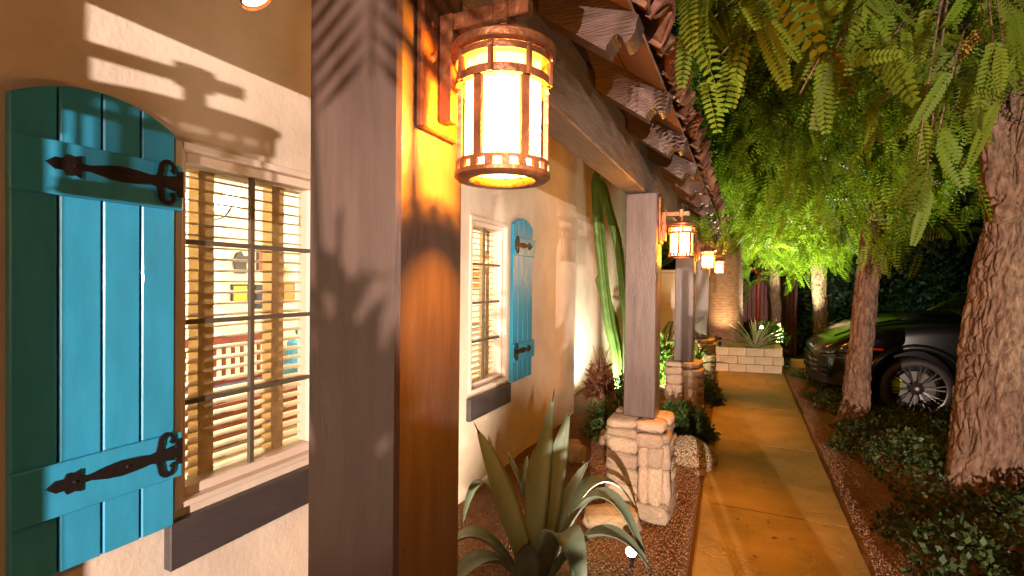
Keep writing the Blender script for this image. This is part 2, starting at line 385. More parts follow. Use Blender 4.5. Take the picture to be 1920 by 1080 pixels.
# ------------------------------------------------------------------ ground
mb = MB(); mb.grid([[(x, y, -.06) for x in np.linspace(-80, 80, 9)] for y in np.linspace(-80, 80, 9)])
tag(link("ground", mb, M['soil']), "dark soil around the garden", kind='structure')
mb = MB(); mb.grid([[(x, y, -.03) for x in (2.15, 6, 14)] for y in (-6, 2, 8, 11.6)])
tag(link("driveway", mb, M['drive']), "dark concrete driveway under the car", kind='structure')
pth = thing("path", "tan stamped concrete path along the house", None, (.2, 3, 0), kind='structure')
PX = lambda y: -.235 - (y - 2.8) * .026            # left edge flares a little
ys = [-6, -4.2, -2.6, -1.0, .6, 2.2, 3.8, 5.4, 7.0, 8.6, 10.2]
for a, b in zip(ys[:-1], ys[1:]):
    b2 = b - .012; mb = MB(); x1 = .642; n = 10; rows = []
    for yy in np.linspace(a, b2, n):
        rows.append([(PX(yy), yy, -.12), (PX(yy), yy, -.008), (PX(yy) + .012, yy, 0), (x1 - .012, yy, 0), (x1, yy, -.008), (x1, yy, -.12)])
    mb.grid(rows); mb.f += [tuple(range(6))[::-1], tuple(range(len(mb.v) - 6, len(mb.v)))]
    link("slab", mb, M['concrete'], pth)
# gravel beds
def hfield(x0f, x1f, y0, y1, nx, ny, amp, name, m, label, edge0=.0, edge1=.0, base=.02):
    rows = []
    for yy in np.linspace(y0, y1, ny):
        x0, x1 = x0f(yy), x1f(yy); row = []
        for k in range(nx):
            t = k / (nx - 1); x = x0 + (x1 - x0) * t; e = min(1, t * 8 + edge0, (1 - t) * 8 + edge1)
            h = amp * (math.sin(x * 5.1 + yy * 2.3) * .5 + math.sin(x * 2.3 - yy * 3.7 + 1) * .5 + .4 * math.sin(x * 13 + yy * 9))
            row.append((x, yy, -.035 + (base + .035 + h) * e))
        rows.append(row)
    mb = MB(); mb.grid(rows); return tag(link(name, mb, m, smooth=True), label, kind='structure')
hfield(lambda y: -1.80 if y < 5.55 else -2.15, lambda y: PX(y) + .004, -4, 11, 40, 160, .02, "gravel_bed", M['gravel'], "reddish gravel bed between house wall and path", edge0=1)
hfield(lambda y: .638, lambda y: 2.2, -4, 11.6, 30, 160, .02, "planting_strip", M['gravel'], "gravelly planting strip under the trees")

# pebbles spread over the beds
def pebbles(name, n, xf, yf, s0, s1, m, label, zf=None):
    ov = np.array([(1, 0, 0), (-1, 0, 0), (0, 1, 0), (0, -1, 0), (0, 0, 1), (0, 0, -1)], float); of = np.array([(0, 2, 4), (2, 1, 4), (1, 3, 4), (3, 0, 4), (2, 0, 5), (1, 2, 5), (3, 1, 5), (0, 3, 5)])
    Y = yf(n); X = xf(n, Y); Z = np.full(n, .02) if zf is None else zf(X, Y)
    Z = Z + RNG.normal(0, .004, n); D = RNG.normal(0, 1, (n, 3)); Nn = RNG.normal(0, 1, (n, 3)); sc = RNG.uniform(s0, s1, n)
    tv = ov * [1, .8, .65]; V, F = scatter(tv, of, np.stack([X, Y, Z], 1), D, Nn, sc)
    return tag(put(name, np_mesh(name, V, F, m)), label, kind='stuff')
def hz(X, Y): return .02 * (np.sin(X * 5.1 + Y * 2.3) * .5 + np.sin(X * 2.3 - Y * 3.7 + 1) * .5 + .4 * np.sin(X * 13 + Y * 9)) + .022
def yy_near(n): return 1.3 + 8.2 * RNG.random(n) ** 1.8
pebbles("gravel", 80000, lambda n, Y: -1.77 + (PX(Y) + 1.74) * RNG.random(n) ** .8, yy_near, .003, .0085, M['pebble'], "loose reddish gravel covering the bed beside the path", hz)
pebbles("gravel", 22000, lambda n, Y: .66 + .9 * RNG.random(n) ** 1.6, yy_near, .003, .008, M['pebble'], "loose reddish gravel along the right edge of the path", hz)
n = 3200; r_ = RNG.random(n) ** .5 * .24; a_ = RNG.random(n) * 6.283
pebbles("pale_gravel", n, lambda n, Y: -.43 + r_ * np.cos(a_), lambda n: 4.62 + r_ * np.sin(a_) * 1.2, .005, .012, M['palegravel'], "small heap of pale gravel in front of the round bush",
        lambda X, Y: .03 + .17 * np.clip(1 - (r_ / .25) ** 2, 0, 1))
hm = MB(); hm.grid([[(-.43 + r * math.cos(t), 4.62 + r * math.sin(t) * 1.2, -.02 + .19 * (1 - (r / .26) ** 2)) for t in np.linspace(0, 2 * math.pi, 25)] for r in np.linspace(0.001, .26, 7)])
tag(link("gravel_heap", hm, M['boulder'], smooth=True), "rounded core of the pale gravel heap", kind='structure')

# ------------------------------------------------------------------ house
WX = -1.785; WB = -1.945
house = thing("house", "cream stucco house wall with two windows and blue shutters", "house", (-1.785, 2, 0))
WIN = [(1.06, 1.745), (3.10, 3.735)]; WZ = (.745, 2.03)
def wall_mesh(y0, y1, z0, z1, holes, xf, xb):
    """front and back sheets with real openings"""
    mb = MB(); Ys = sorted({y0, y1, *[a for h in holes for a in h[:2]], *list(np.arange(math.ceil(y0), y1, 1.0))}); Zs = sorted({z0, z1, *[a for h in holes for a in h[2:]]})
    def inhole(a, b, c, d):
        m1, m2 = (a + b) / 2, (c + d) / 2; return any(h[0] < m1 < h[1] and h[2] < m2 < h[3] for h in holes)
    for a, b in zip(Ys[:-1], Ys[1:]):
        for c, d in zip(Zs[:-1], Zs[1:]):
            if inhole(a, b, c, d): continue
            for x in (xf, xb): mb.add([(x, a, c), (x, b, c), (x, b, d), (x, a, d)], [(0, 1, 2, 3) if x == xf else (3, 2, 1, 0)])
    for h in holes:
        a, b, c, d = h
        mb.add([(xf, a, c), (xb, a, c), (xb, a, d), (xf, a, d)], [(0, 1, 2, 3)]); mb.add([(xf, b, c), (xb, b, c), (xb, b, d), (xf, b, d)], [(0, 3, 2, 1)])
        mb.add([(xf, a, c), (xf, b, c), (xb, b, c), (xb, a, c)], [(0, 1, 2, 3)]); mb.add([(xf, a, d), (xf, b, d), (xb, b, d), (xb, a, d)], [(0, 3, 2, 1)])
    for yq in (y0, y1): mb.add([(xf, yq, z0), (xb, yq, z0), (xb, yq, z1), (xf, yq, z1)], [(0, 1, 2, 3)])
    return mb
me = wall_mesh(-6, 5.57, -.1, 3.6, [(a, b, *WZ) for a, b in WIN], WX, WB).mesh("wall", M['stucco'], recalc=False)
put("wall", me, house)
mb = MB(); mb.box(-2.3, -2.1, 5.57, 11.2, -.1, 3.6); link("wall", mb, M['stucco'], house)
mb = MB(); mb.box(-2.1, -1.946, 5.42, 5.568, -.1, 3.6); link("wall_return", mb, M['stucco'], house)
# the room behind the windows
mb = MB(); mb.box(-5.15, -5.0, -.3, 7.5, 0, 2.7); link("room_wall", mb, M['roomwall'], house)
mb = MB(); mb.box(-5.0, -2.301, 7.4, 7.5, 0, 2.7); link("room_wall", mb, M['roomwall'], house)
mb = MB(); mb.box(-5.0, -1.946, -.3, -.2, 0, 2.7); link("room_wall", mb, M['roomwall'], house)
mb = MB(); mb.box(-5.15, -1.946, -.3, 5.419, 2.7, 2.8); mb.box(-5.15, -2.301, 5.419, 7.5, 2.7, 2.8); link("room_ceiling", mb, M['roomwhite'], house)
mb = MB(); mb.box(-5.15, -1.946, -.3, 5.419, 0, .1); mb.box(-5.15, -2.301, 5.419, 7.5, 0, .1); link("room_floor", mb, M['roomfloor'], house)

def window(y0, y1, glass):
    wp = bpy.data.objects.new("window", None); COL.objects.link(wp); wp.parent = house; wp.location = Vector((WX, (y0 + y1) / 2, 1.4)) - house.location
    z0, z1 = WZ; g0, g1 = glass; gz0, gz1 = .803, 1.965
    f = MB()   # stepped frame: outer brick-mould, then a deeper sash
    def ring(a0, a1, b0, b1, c0, c1, d0, d1, xb, xf):
        f.box(xb, xf, a0, a1, b0, b1 - (b1 - d1)) if False else None
        f.bbox(xb, xf, a0, c0, b0, b1, .003); f.bbox(xb, xf, c1, a1, b0, b1, .003); f.bbox(xb, xf, c0, c1, b0, d0, .003); f.bbox(xb, xf, c0, c1, d1, b1, .003)
    e = .028
    ring(y0 + .001, y1 - .001, z0 + .001, z1 - .001, y0 + e, y1 - e, z0 + e * .8, z1 - e, WB + .02, WX + .014)
    link("frame", f, M['trim'], wp)
    f = MB(); ring(y0 + e + .0005, y1 - e - .0005, z0 + e * .8 + .0005, z1 - e - .0005, g0, g1, gz0, gz1, WB + .05, WX - .022)
    link("sash", f, M['trim'], wp)
    f = MB(); ym = (g0 + g1) / 2 - .012; t = .009
    f.box(-1.836, -1.818, ym - t, ym + t, gz0, gz1); link("muntin", f, M['grid'], wp)
    for k in (1, 2, 3):
        z = gz0 + (gz1 - gz0) * k / 4 + .01; f = MB(); f.box(-1.834, -1.820, g0, ym - t, z - t, z + t); f.box(-1.834, -1.820, ym + t, g1, z - t, z + t); link("muntin", f, M['grid'], wp)
    f = MB(); f.box(-1.848, -1.844, g0 + .0005, g1 - .0005, gz0 + .0005, gz1 - .0005); link("pane", f, M['glass'], wp)
    return wp
window(*WIN[0], (1.122, 1.695)); window(*WIN[1], (3.155, 3.668))
for (a, b), lab in zip(WIN, ("first", "second")):
    mb = MB(); mb.bbox(WX - .02, WX + .035, a - .023, b + .023, .553, .714, .004); link("sill_board", mb, M['sill'], house)

def strap_mesh():
    """fleur strap hinge; u runs from the hinge end to the spear tip"""
    mb = MB()
    to3 = lambda u, v, d: (d, u, v)
    up = [(0, .044), (.012, .042), (.022, .026), (.050, .020), (.075, .020), (.10, .015), (.14, .021), (.18, .024), (.22, .019), (.262, .009), (.288, .010), (.286, .032), (.304, .024), (.318, .030), (.326, .016), (.345, .017), (.366, 0)]
    poly = up + [(u, -v) for u, v in up[-2::-1]]
    # build the strap as strips so that the concave outline triangulates cleanly
    us = [p[0] for p in up]
    for (u0, v0), (u1, v1) in zip(up[:-1], up[1:]):
        if u1 <= u0: continue
        mb.add([to3(u0, -v0, 0), to3(u1, -v1, 0), to3(u1, v1, 0), to3(u0, v0, 0), to3(u0, -v0, .006), to3(u1, -v1, .006), to3(u1, v1, .006), to3(u0, v0, .006)],
               [(0, 3, 2, 1), (4, 5, 6, 7), (3, 7, 6, 2), (0, 1, 5, 4), (0, 4, 7, 3), (1, 2, 6, 5)])
    for s in (-1, 1):                                  # curled horns
        pts = [(.078, s * .010), (.0735, s * .022)]; n = 18
        for i in range(n - 2):
            t = i / (n - 3); ang = math.radians(-12 + 235 * t); r = .0235 * (1 - .42 * t)
            pts.append((.046 + r * math.cos(ang), s * (.046 + r * math.sin(ang) * 1.15)))
        wd = [.012 * (1 - .5 * i / (n - 1)) + (.004 if i > n - 4 else 0) for i in range(n)]
        L_, R2 = [], []
        for i, p in enumerate(pts):
            q0 = np.array(pts[max(0, i - 1)]); q1 = np.array(pts[min(n - 1, i + 1)]); t = q1 - q0; t /= np.linalg.norm(t); nn = np.array([-t[1], t[0]])
            L_.append(np.array(p) + nn * wd[i] * .7); R2.append(np.array(p) - nn * wd[i] * .7)
        for i in range(n - 1):
            q = [L_[i], L_[i + 1], R2[i + 1], R2[i]]
            mb.add([to3(*p, 0) for p in q] + [to3(*p, .0065) for p in q], [(0, 1, 2, 3), (7, 6, 5, 4), (0, 4, 5, 1), (2, 6, 7, 3), (0, 3, 7, 4), (1, 5, 6, 2)])
    for u, v in ((.30, 0), (.165, 0), (.02, .02), (.02, -.02)):
        mb.lathe([(.0001, .010), (.004, .0095), (.006, .006)], 10, 'x', (0, u, v))
    return mb.mesh("strap_hinge", M['iron'])
STRAP = strap_mesh()
BAT = (.955, 1.855)
def shutter(y0, hinge_right):
    wd = .424; sh = bpy.data.objects.new("shutter", None); COL.objects.link(sh); sh.parent = house; sh.location = Vector((WX, y0, .7)) - house.location
    zb = .712; arch = lambda u: 2.035 + .07 * (1 - ((u - wd / 2) / (wd / 2)) ** 2)
    n = 4; pw = wd / n; gap = .003
    for k in range(n):
        a, b = k * pw + gap, (k + 1) * pw - gap; us = np.linspace(a, b, 7); c = .004
        poly = [(a, zb), (b, zb)] + [(u, arch(u)) for u in us[::-1]]
        mb = MB(); to3 = lambda u, v, d: (WX + d, y0 + u, v)
        m_ = np.mean(poly, axis=0); inner = [(m_[0] + (p[0] - m_[0]) * (1 - c / (pw / 2)), p[1] - (c if p[1] > 1.5 else -c)) for p in poly]
        N_ = len(poly); vs = [to3(*p, .012) for p in poly] + [to3(*p, .033) for p in poly] + [to3(*p, .037) for p in inner]
        fs = [tuple(range(N_))[::-1], tuple(range(2 * N_, 3 * N_))] + [(i + o, (i + 1) % N_ + o, N_ + (i + 1) % N_ + o, N_ + i + o) for o in (0, N_) for i in range(N_)]
        mb.add(vs, fs); link("plank", mb, M['teal'], sh)
    for zc in BAT:
        e = .012
        mb = MB(); mb.bbox(WX + .0375, WX + .056, y0 - .004, y0 + wd + e, zc - .075, zc + .075, .003); link("batten", mb, M['teal'], sh)
        o = put("strap_hinge", STRAP, sh, (WX + .0562, (y0 + wd + .01) if hinge_right else y0 - .01, zc + .012))
        if hinge_right: o.scale = (1, -1, 1)
    return sh
shutter(.626, True); shutter(3.768, False)

# blinds hang inside, one per window
def blind(y0, y1, label):
    b = thing("window_blind", label, "blind", (-1.9, (y0 + y1) / 2, 2.0), "slatted wooden blinds inside the windows")
    mb = MB(); mb.bbox(-1.93, -1.872, y0, y1, 1.955, 1.995, .003); link("headrail", mb, M['slat'], b)
    sl = MB(); L_ = y1 - y0; n = 8
    rows = []
    for i in range(7):
        t = -1 + 2 * i / 6; rows.append([(t * .025, v, .0035 * (1 - t * t)) for v in np.linspace(-L_ / 2, L_ / 2, 3)])
    P = np.array(rows); sl.grid(P); P2 = P.copy(); P2[..., 2] -= .0042; sl.grid(P2[::-1])
    for k in (0, 6): sl.add([P[k][0], P[k][2], P2[k][2], P2[k][0]], [(0, 1, 2, 3)])
    me = sl.mesh("slat", M['slat'], True)
    k = 0; z = 1.935
    while z > .80:
        o = put("slat", me, b, (-1.90, (y0 + y1) / 2, z)); tilt = .13; o.rotation_euler = (RNG.normal(0, .004), tilt + RNG.normal(0, .02), 0); z -= .0435; k += 1
    mb = MB(); mb.bbox(-1.925, -1.875, y0, y1, .772, .79, .004); link("bottom_rail", mb, M['slat'], b)
    for yc in (y0 + .142, y1 - .155):
        for x in (-1.871, -1.929):
            mb = MB(); mb.grid([[(x + RNG.normal(0, .0015), yc + dy, z_) for dy in (-.031, 0, .031)] for z_ in np.linspace(.775, 1.96, 30)]); link("tape", mb, M['tape'] if x > -1.9 else M['tapeback'], b, smooth=True)
    return b
blind(1.095, 1.715, "wooden slat blind in the nearest window, beside the large blue shutter")
blind(3.125, 3.70, "wooden slat blind in the farther window, past the foreground post")

# ---- things in the room
def frame_picture(y, z, w_, h_, m, label, x=-4.99):
    t = thing("wall_picture", label, "picture", (x, y, z), "pictures hung on the lit room wall")
    mb = MB(); mb.bbox(x - .008, x + .015, y - w_ / 2, y + w_ / 2, z - h_ / 2, z + h_ / 2, .004); link("frame", mb, M['black'], t)
    mb = MB(); mb.box(x + .016, x + .018, y - w_ / 2 + .02, y + w_ / 2 - .02, z - h_ / 2 + .02, z + h_ / 2 - .02); link("picture_print", mb, m, t)
frame_picture(3.94, 1.77, .12, .25, M['redpaint'], "narrow red picture in a black frame on the room wall")
frame_picture(3.67, 1.40, .2, .2, M['yellowpaint'], "square yellow picture in a black frame on the room wall")
frame_picture(3.94, 1.36, .16, .27, M['navy'], "tall dark blue picture in a black frame on the room wall")
frame_picture(4.31, 1.40, .18, .24, M['orangepaint'], "orange picture in a black frame, last of its row on the room wall")
# dark horse-head shape (a plain animal silhouette plaque)
pl = MB(); poly = [(-.07, -.12), (.07, -.12), (.06, -.02), (.10, .03), (.09, .07), (.03, .07), (.0, .12), (-.05, .10), (-.09, .02)]
pl.prism(poly, lambda u, v, d: (-4.99 + d, 3.68 + u, 1.74 + v), 0, .02); tag(link("wall_plaque", pl, M['black']), "black silhouette plaque on the room wall under the lamp", "plaque")
bk = MB(); bk.lathe([(.05, -.09), (.075, .04), (.07, .04), (.046, -.085), (.001, -.085)], 20, 'z', (-4.9, 4.29, 1.68))
bk.tube([(-4.9, 4.29 + .07 * math.cos(a), 1.72 + .11 * math.sin(a)) for a in np.linspace(0, math.pi, 12)], .008, 6)
tag(link("basket", bk, M['roomwhite'], smooth=True), "white handled basket hanging on the room wall", "basket")
pt = MB(); pt.lathe([(.001, .012), (.05, .012), (.1, .022), (.1, .016), (.05, 0)], 28, 'x', (-4.99, 3.45, 1.8)); tag(link("wall_plate", pt, M['roomwhite'], smooth=True), "white round plate on the room wall near the doorway", "plate")
dr = thing("interior_doorway", "framed white panel standing in for the bright doorway in the room wall", "door", (-4.98, 3.3, .1))
mb = MB(); mb.bbox(-4.998, -4.97, 2.62, 2.71, .1, 2.1); mb.bbox(-4.998, -4.97, 3.35, 3.44, .1, 2.1); mb.bbox(-4.998, -4.97, 2.71, 3.35, 2.01, 2.1); link("door_frame", mb, M['roomwhite'], dr)
mb = MB(); mb.bbox(-4.995, -4.978, 2.715, 3.345, .11, 2.005); link("doorway_panel", mb, M['roomwhite'], dr)  # white panel in place of the lit room beyond the doorway
mb = MB(); mb.lathe([(.001, .05), (.03, .04), (.03, .02), (.012, .015), (.012, 0)], 14, 'x', (-4.978, 3.28, 1.05)); link("handle", mb, M['gold'], dr, smooth=True)
def chandelier(cx, cy, cz, label):
    t = thing("chandelier", label, "chandelier", (cx, cy, 2.7), "chandeliers lit in the room")
    mb = MB(); mb.tube([(cx, cy, 2.69), (cx, cy, cz)], .008, 8); mb.lathe([(.001, .03), (.03, .02), (.04, -.03), (.001, -.06)], 16, 'z', (cx, cy, cz)); link("stem", mb, M['iron'], t, smooth=True)
    for k in range(4):
        a = k * math.pi / 2 + .5; d = np.array([math.cos(a), math.sin(a), 0]); c = np.array([cx, cy, cz])
        mb = MB(); mb.tube(bez(c, c + d * .16 + [0, 0, -.14], c + d * .24 + [0, 0, .02], 12), .007, 6); link("arm", mb, M['iron'], t, smooth=True)
        p = c + d * .24
        mb = MB(); mb.lathe([(.075, .02), (.045, .13), (.043, .13), (.073, .02)], 18, 'z', p); link("lamp_shade", mb, M['shade'], t, smooth=True)
    point("chandelier_light", (cx, cy, cz + .16), LIGHT['room'], (1, .82, .57), .12, t)
chandelier(-3.5, 2.24, 2.04, "chandelier with small glowing shades seen through the nearest window")
chandelier(-3.35, 5.75, 1.95, "chandelier glowing behind the farther window")
point("room_fill_light", (-2.9, 4.6, 2.3), LIGHT['room'] * .8, (1, .8, .55), .15)  # hidden fill light added to the room, no fixture around it
be = thing("wooden_bench", "dark red slatted wooden bench in the lit room", "bench", (-4.2, 3.0, .1))
def bpart(n, *a): mb = MB(); mb.bbox(*a); link(n, mb, M['redwood'], be)
bpart("top_rail", -4.32, -4.27, 2.2, 3.55, .95, 1.05); bpart("lower_rail", -4.32, -4.27, 2.2, 3.55, .58, .64)
for y in (2.15, 3.55): bpart("back_post", -4.33, -4.26, y, y + .07, .1, 1.12)
for y in np.arange(2.27, 3.5, .09): bpart("backrest_slat", -4.305, -4.285, y, y + .035, .641, .949)
bpart("seat", -4.26, -3.75, 2.18, 3.6, .5, .56)
for y in (2.18, 3.53): bpart("leg", -3.82, -3.75, y, y + .07, .1, .499)
bpart("apron", -3.80, -3.77, 2.251, 3.529, .2, .499)
mb = MB(); mb.bbox(-4.2, -3.78, 2.3, 3.5, .561, .62, .02); tag(link("seat_cushion", mb, M['navy']), "navy cushion lying on the red bench", "cushion")
mb = MB(); mb.bbox(-3.7, -2.3, 1.5, 4.6, .101, .115, .003); tag(link("rug", mb, M['rug']), "olive green woven rug on the room floor", "rug")
ch = thing("blue_armchair", "light blue armchair at the edge of the lit room", "armchair", (-4.5, 4.5, .1))
mb = MB(); mb.bbox(-4.75, -4.2, 4.2, 4.8, .12, .45, .04); link("seat", mb, M['blue'], ch)
mb = MB(); mb.bbox(-4.92, -4.751, 4.2, 4.8, .12, .85, .04); link("backrest", mb, M['blue'], ch)
for y in (4.08, 4.801): mb = MB(); mb.bbox(-4.85, -4.2, y, y + .118, .12, .58, .03); link("armrest", mb, M['blue'], ch)
oc = thing("window_ornament", "small teal ornament hung on a beaded cord behind the window blind", "ornament", (-2.2, 1.98, 1.1))
mb = MB(); mb.tube([(-2.2, 1.98, 1.99), (-2.2, 1.98, 1.3)], .0015, 5); link("cord", mb, M['iron'], oc)
for z in (1.42, 1.34): mb = MB(); mb.lathe([(.0005, .014), (.01, .008), (.012, 0), (.01, -.008), (.0005, -.014)], 10, 'z', (-2.2, 1.98, z)); link("bead", mb, M['redwood'], oc, smooth=True)
mb = MB(); mb.bbox(-2.21, -2.19, 1.955, 2.005, 1.255, 1.30, .004); link("pendant", mb, M['tealthing'], oc)
sh = thing("console_shelf", "pale shelf unit against the end wall of the lit room", "shelf", (-4.1, 7.25, .1))
mb = MB()
mb.bbox(-4.5, -3.6, 7.05, 7.39, .9, .94); link("shelf_board", mb, M['roomwhite'], sh)
for x in (-4.5, -3.64): mb = MB(); mb.bbox(x, x + .04, 7.05, 7.39, .1, .899); link("side_panel", mb, M['roomwhite'], sh)
pc = thing("wall_picture", "red and white picture on the end wall seen through the farther window", "picture", (-4.2, 7.39, 1.55), "pictures hung on the lit room wall")
mb = MB(); mb.bbox(-4.42, -4.0, 7.37, 7.398, 1.42, 1.78, .005); link("frame", mb, M['black'], pc)
mb = MB(); mb.box(-4.39, -4.03, 7.366, 7.369, 1.45, 1.6); mb.box(-4.39, -4.03, 7.366, 7.369, 1.62, 1.75); link("picture_print", mb, M['orangepaint'], pc)

# ------------------------------------------------------------------ porch roof, posts, piers, lanterns
SP = 2.71; Y0 = .783; POSTY = [Y0 + SP * k for k in range(-1, 4)]
PXC = -.632; PH = .1045
BZ0, BZ1 = 2.158, 2.46; BX0, BX1 = -.745, -.602
roof = thing("porch_roof", "timber porch roof with scrolled rafter tails and clay barrel tiles", "roof", (-.67, 3, BZ0))
mb = MB(); mb.bbox(BX0, BX1, -3.2, 9.2, BZ0, BZ1, .006); link("beam", mb, M['beam'], roof)
SL = math.tan(R_(35.5)); RH = .125 / math.cos(R_(35.5))
def under(x): return 2.395 + (-.6 - x) * SL       # underside of rafters at x
def rafter_mesh():
    xs, xe = -1.784, -.385; z = under
    tail = [(-.385, z(-.385)), (-.381, z(-.385) + .018)]
    # cyma scroll at the tail
    for t in np.linspace(0, 1, 7): tail.append((-.378 + .045 * t, z(-.385) + .018 + .022 * math.sin(t * math.pi) + .006 * t))
    tail += [(-.330, z(-.385) + .012)]
    for t in np.linspace(0, 1, 6): tail.append((-.330 + .035 * math.sin(t * 1.57), z(-.385) + .014 + .05 * (1 - math.cos(t * 1.57))))
    tail += [(-.288, z(-.288) + RH)]
    poly = [(xs, z(xs))] + tail + [(xs, z(xs) + RH)]
    mb = MB(); mb.prism(poly, lambda u, v, d: (u, d, v), -.045, .045); return mb.mesh("rafter", M['rafter'])
RM = rafter_mesh(); RY = [1.51 + .665 * k for k in range(-6, 12)]
for y in RY: put("rafter", RM, roof, (0, y, 0))
rec = RY[-1]
# boarding over the rafters, then barrel tiles
nx0, nx1 = -1.784, -.30
for k in range(9):
    xa = nx0 + (nx1 - nx0) * k / 9; xb = nx0 + (nx1 - nx0) * (k + 1) / 9 - .006
    mb = MB(); vs = [(x, y, under(x) + RH + d) for x in (xa, xb) for y in (-2.9, 9.2) for d in (.001, .019)]
    mb.add(vs, [(0, 1, 3, 2), (4, 6, 7, 5), (0, 4, 5, 1), (2, 3, 7, 6), (0, 2, 6, 4), (1, 5, 7, 3)]); link("roof_board", mb, M['deck'], roof)
def tile_mesh(cover):
    L_, rows, n = .42, [], 11; mb = MB(); c, s_ = math.cos(R_(35.5)), math.sin(R_(35.5)); outer = []; inner = []
    for (t, r) in ((0, .115), (1, .095)):
        for lst, rr in ((outer, r), (inner, r - .014)):
            row = []
            for k in range(n):
                a = math.pi * k / (n - 1); u = rr * math.cos(a); h = rr * math.sin(a) * (.95 if cover else -.75)
                h += (.02 if cover else .112); d = -L_ * t
                row.append((d * c + h * s_, u, -d * s_ + h * c))
            lst.append(row)
    mb.grid(outer); mb.grid(inner[::-1])
    for i in range(n - 1): mb.add([outer[0][i], outer[0][i + 1], inner[0][i + 1], inner[0][i]], [(0, 1, 2, 3)])
    return mb.mesh("roof_tile", M['tile'], True)
TC, TP = tile_mesh(True), tile_mesh(False)
for T in (TC, TP): T.set_sharp_from_angle(angle=R_(50))
for k in range(43):
    y = -2.8 + k * .28
    for course, x in enumerate((-.292, -.585)):
        for T, dy in ((TC, 0), (TP, .14)):
            if course and T is TP: continue
            xx = x + RNG.normal(0, .008)
            o = put("roof_tile", T, roof, (xx, y + dy + RNG.normal(0, .004), under(xx) + RH + .02 + course * .012))
            o.rotation_euler = (0, 0, RNG.normal(0, .012))
mb = MB()
for k in range(43):
    y = -2.8 + k * .28; n = 7; x0, x1 = -.88, -1.9
    for dy, r, sg in ((0, .1, 1), (.14, .1, -1)):
        mb.grid([[(x, y + dy + r * math.cos(a), under(x) + RH + .04 + (.02 if sg > 0 else .07) + sg * r * math.sin(a)) for a in np.linspace(0, math.pi, n)] for x in (x0, x1)])
tag(link("roof_tile_field", mb, M['tile'], roof, smooth=True), kind='stuff')

def stone_mesh(seed):
    rng = np.random.default_rng(seed); k = 4; vs = []; key = {}; fs = []
    def vid(p):
        q = tuple(np.round(p, 4))
        if q not in key: key[q] = len(vs); vs.append(np.array(p, float))
        return key[q]
    g = np.linspace(-1, 1, k)
    for ax in range(3):
        for s in (-1, 1):
            for i in range(k - 1):
                for j in range(k - 1):
                    r = []
                    for (a, b) in ((i, j), (i + 1, j), (i + 1, j + 1), (i, j + 1)):
                        p = [0, 0, 0]; p[ax] = s; p[(ax + 1) % 3] = g[a]; p[(ax + 2) % 3] = g[b]; r.append(vid(p))
                    fs.append(tuple(r if s > 0 else r[::-1]))
    V = np.array(vs); L4 = (np.abs(V) ** 8).sum(1) ** (1 / 8); V = V / L4[:, None]
    V += rng.normal(0, .06, V.shape) + .05 * np.sin(V[:, [1, 2, 0]] * 3 + seed)
    mb = MB(); mb.add(V * .5, fs); me = mb.mesh("stone", M['stone'], True); return me
STONES = [stone_mesh(s) for s in range(8)]
def pier(idx, cx, cy, label, detail=True):
    t = thing("stone_pier", label, "stone pier", (cx, cy, 0), "stone piers under the porch posts")
    rng = np.random.default_rng(40 + idx)
    mb = MB(); mb.bbox(cx - .135, cx + .135, cy - .135, cy + .135, -.04, .625, .01); link("core", mb, M['mortar'], t)
    def st(c, size, rz=0):
        o = put("stone", STONES[rng.integers(8)], t, c); o.scale = size; o.rotation_euler = (rng.normal(0, .04), rng.normal(0, .04), rz + rng.normal(0, .03))
    for f in range(4):                                 # faces -y, +x, +y, -x
        a = f * math.pi / 2; ux = np.array([math.cos(a), math.sin(a), 0]); nn = np.array([math.sin(a), -math.cos(a), 0]); mir = -1 if rng.random() < .25 and f else 1
        def place(u, z, w_, h_, proud=0): st(np.array([cx, cy, 0]) + ux * u * mir + nn * (.135 + proud + .01 * (1 - z)) + [0, 0, z], (w_ * 1.04, .11, h_ * 1.06), a)
        z = -.02; spread_ = lambda q: .36 - .05 * q
        place(.02, .055, .37, .13, .02)                # big base stone
        z = .12; col = .165
        while z < .56:
            h_ = rng.uniform(.055, .105); h_ = min(h_, .585 - z); place(-.085 + rng.normal(0, .008), z + h_ / 2, .19, h_, rng.uniform(.0, .03)); z += h_ + .004
        z = .12; hs = [rng.uniform(.2, .26), rng.uniform(.12, .16)]
        for h_ in hs:
            place(.05, z + h_ / 2, .07, h_, .006); place(.125, z + h_ / 2 + .01, .10, h_, .018); z += h_ + .004
        if z < .56: place(.085, (z + .57) / 2, .17, .57 - z, .015)
    for (u, v, w_, d_) in ((-.1, -.1, .19, .18), (.09, -.11, .17, .16), (-.1, .1, .18, .19), (.1, .09, .19, .2)):
        st((cx + u, cy + v, .618), (w_ * 1.05, d_ * 1.05, .062))
plabs = ["rough ledge stone pier behind the camera, under the first porch post", "rough ledge stone pier hidden below the big foreground post",
         "pale ledge stone pier beside the agave, second tallest in view", "ledge stone pier half hidden behind the round dark bush", "small far ledge stone pier next to the white block planter"]
for i, y in enumerate(POSTY): pier(i, PXC, y, plabs[i])
olabs = ["brown painted timber post behind the camera", "wide dark brown foreground post lit orange on its path side", "grey brown timber post rising from the pale stone pier by the agave",
         "timber post standing behind the round bush, third along the porch", "farthest thin timber post, in front of the palm trunk"]
for i, y in enumerate(POSTY):
    mb = MB(); mb.bbox(PXC - PH, PXC + PH, y - PH, y + PH, .652, BZ0 - .001, .007)
    tag(link("porch_post", mb, M['post'], at=None), olabs[i], "post", "timber posts carrying the porch roof")

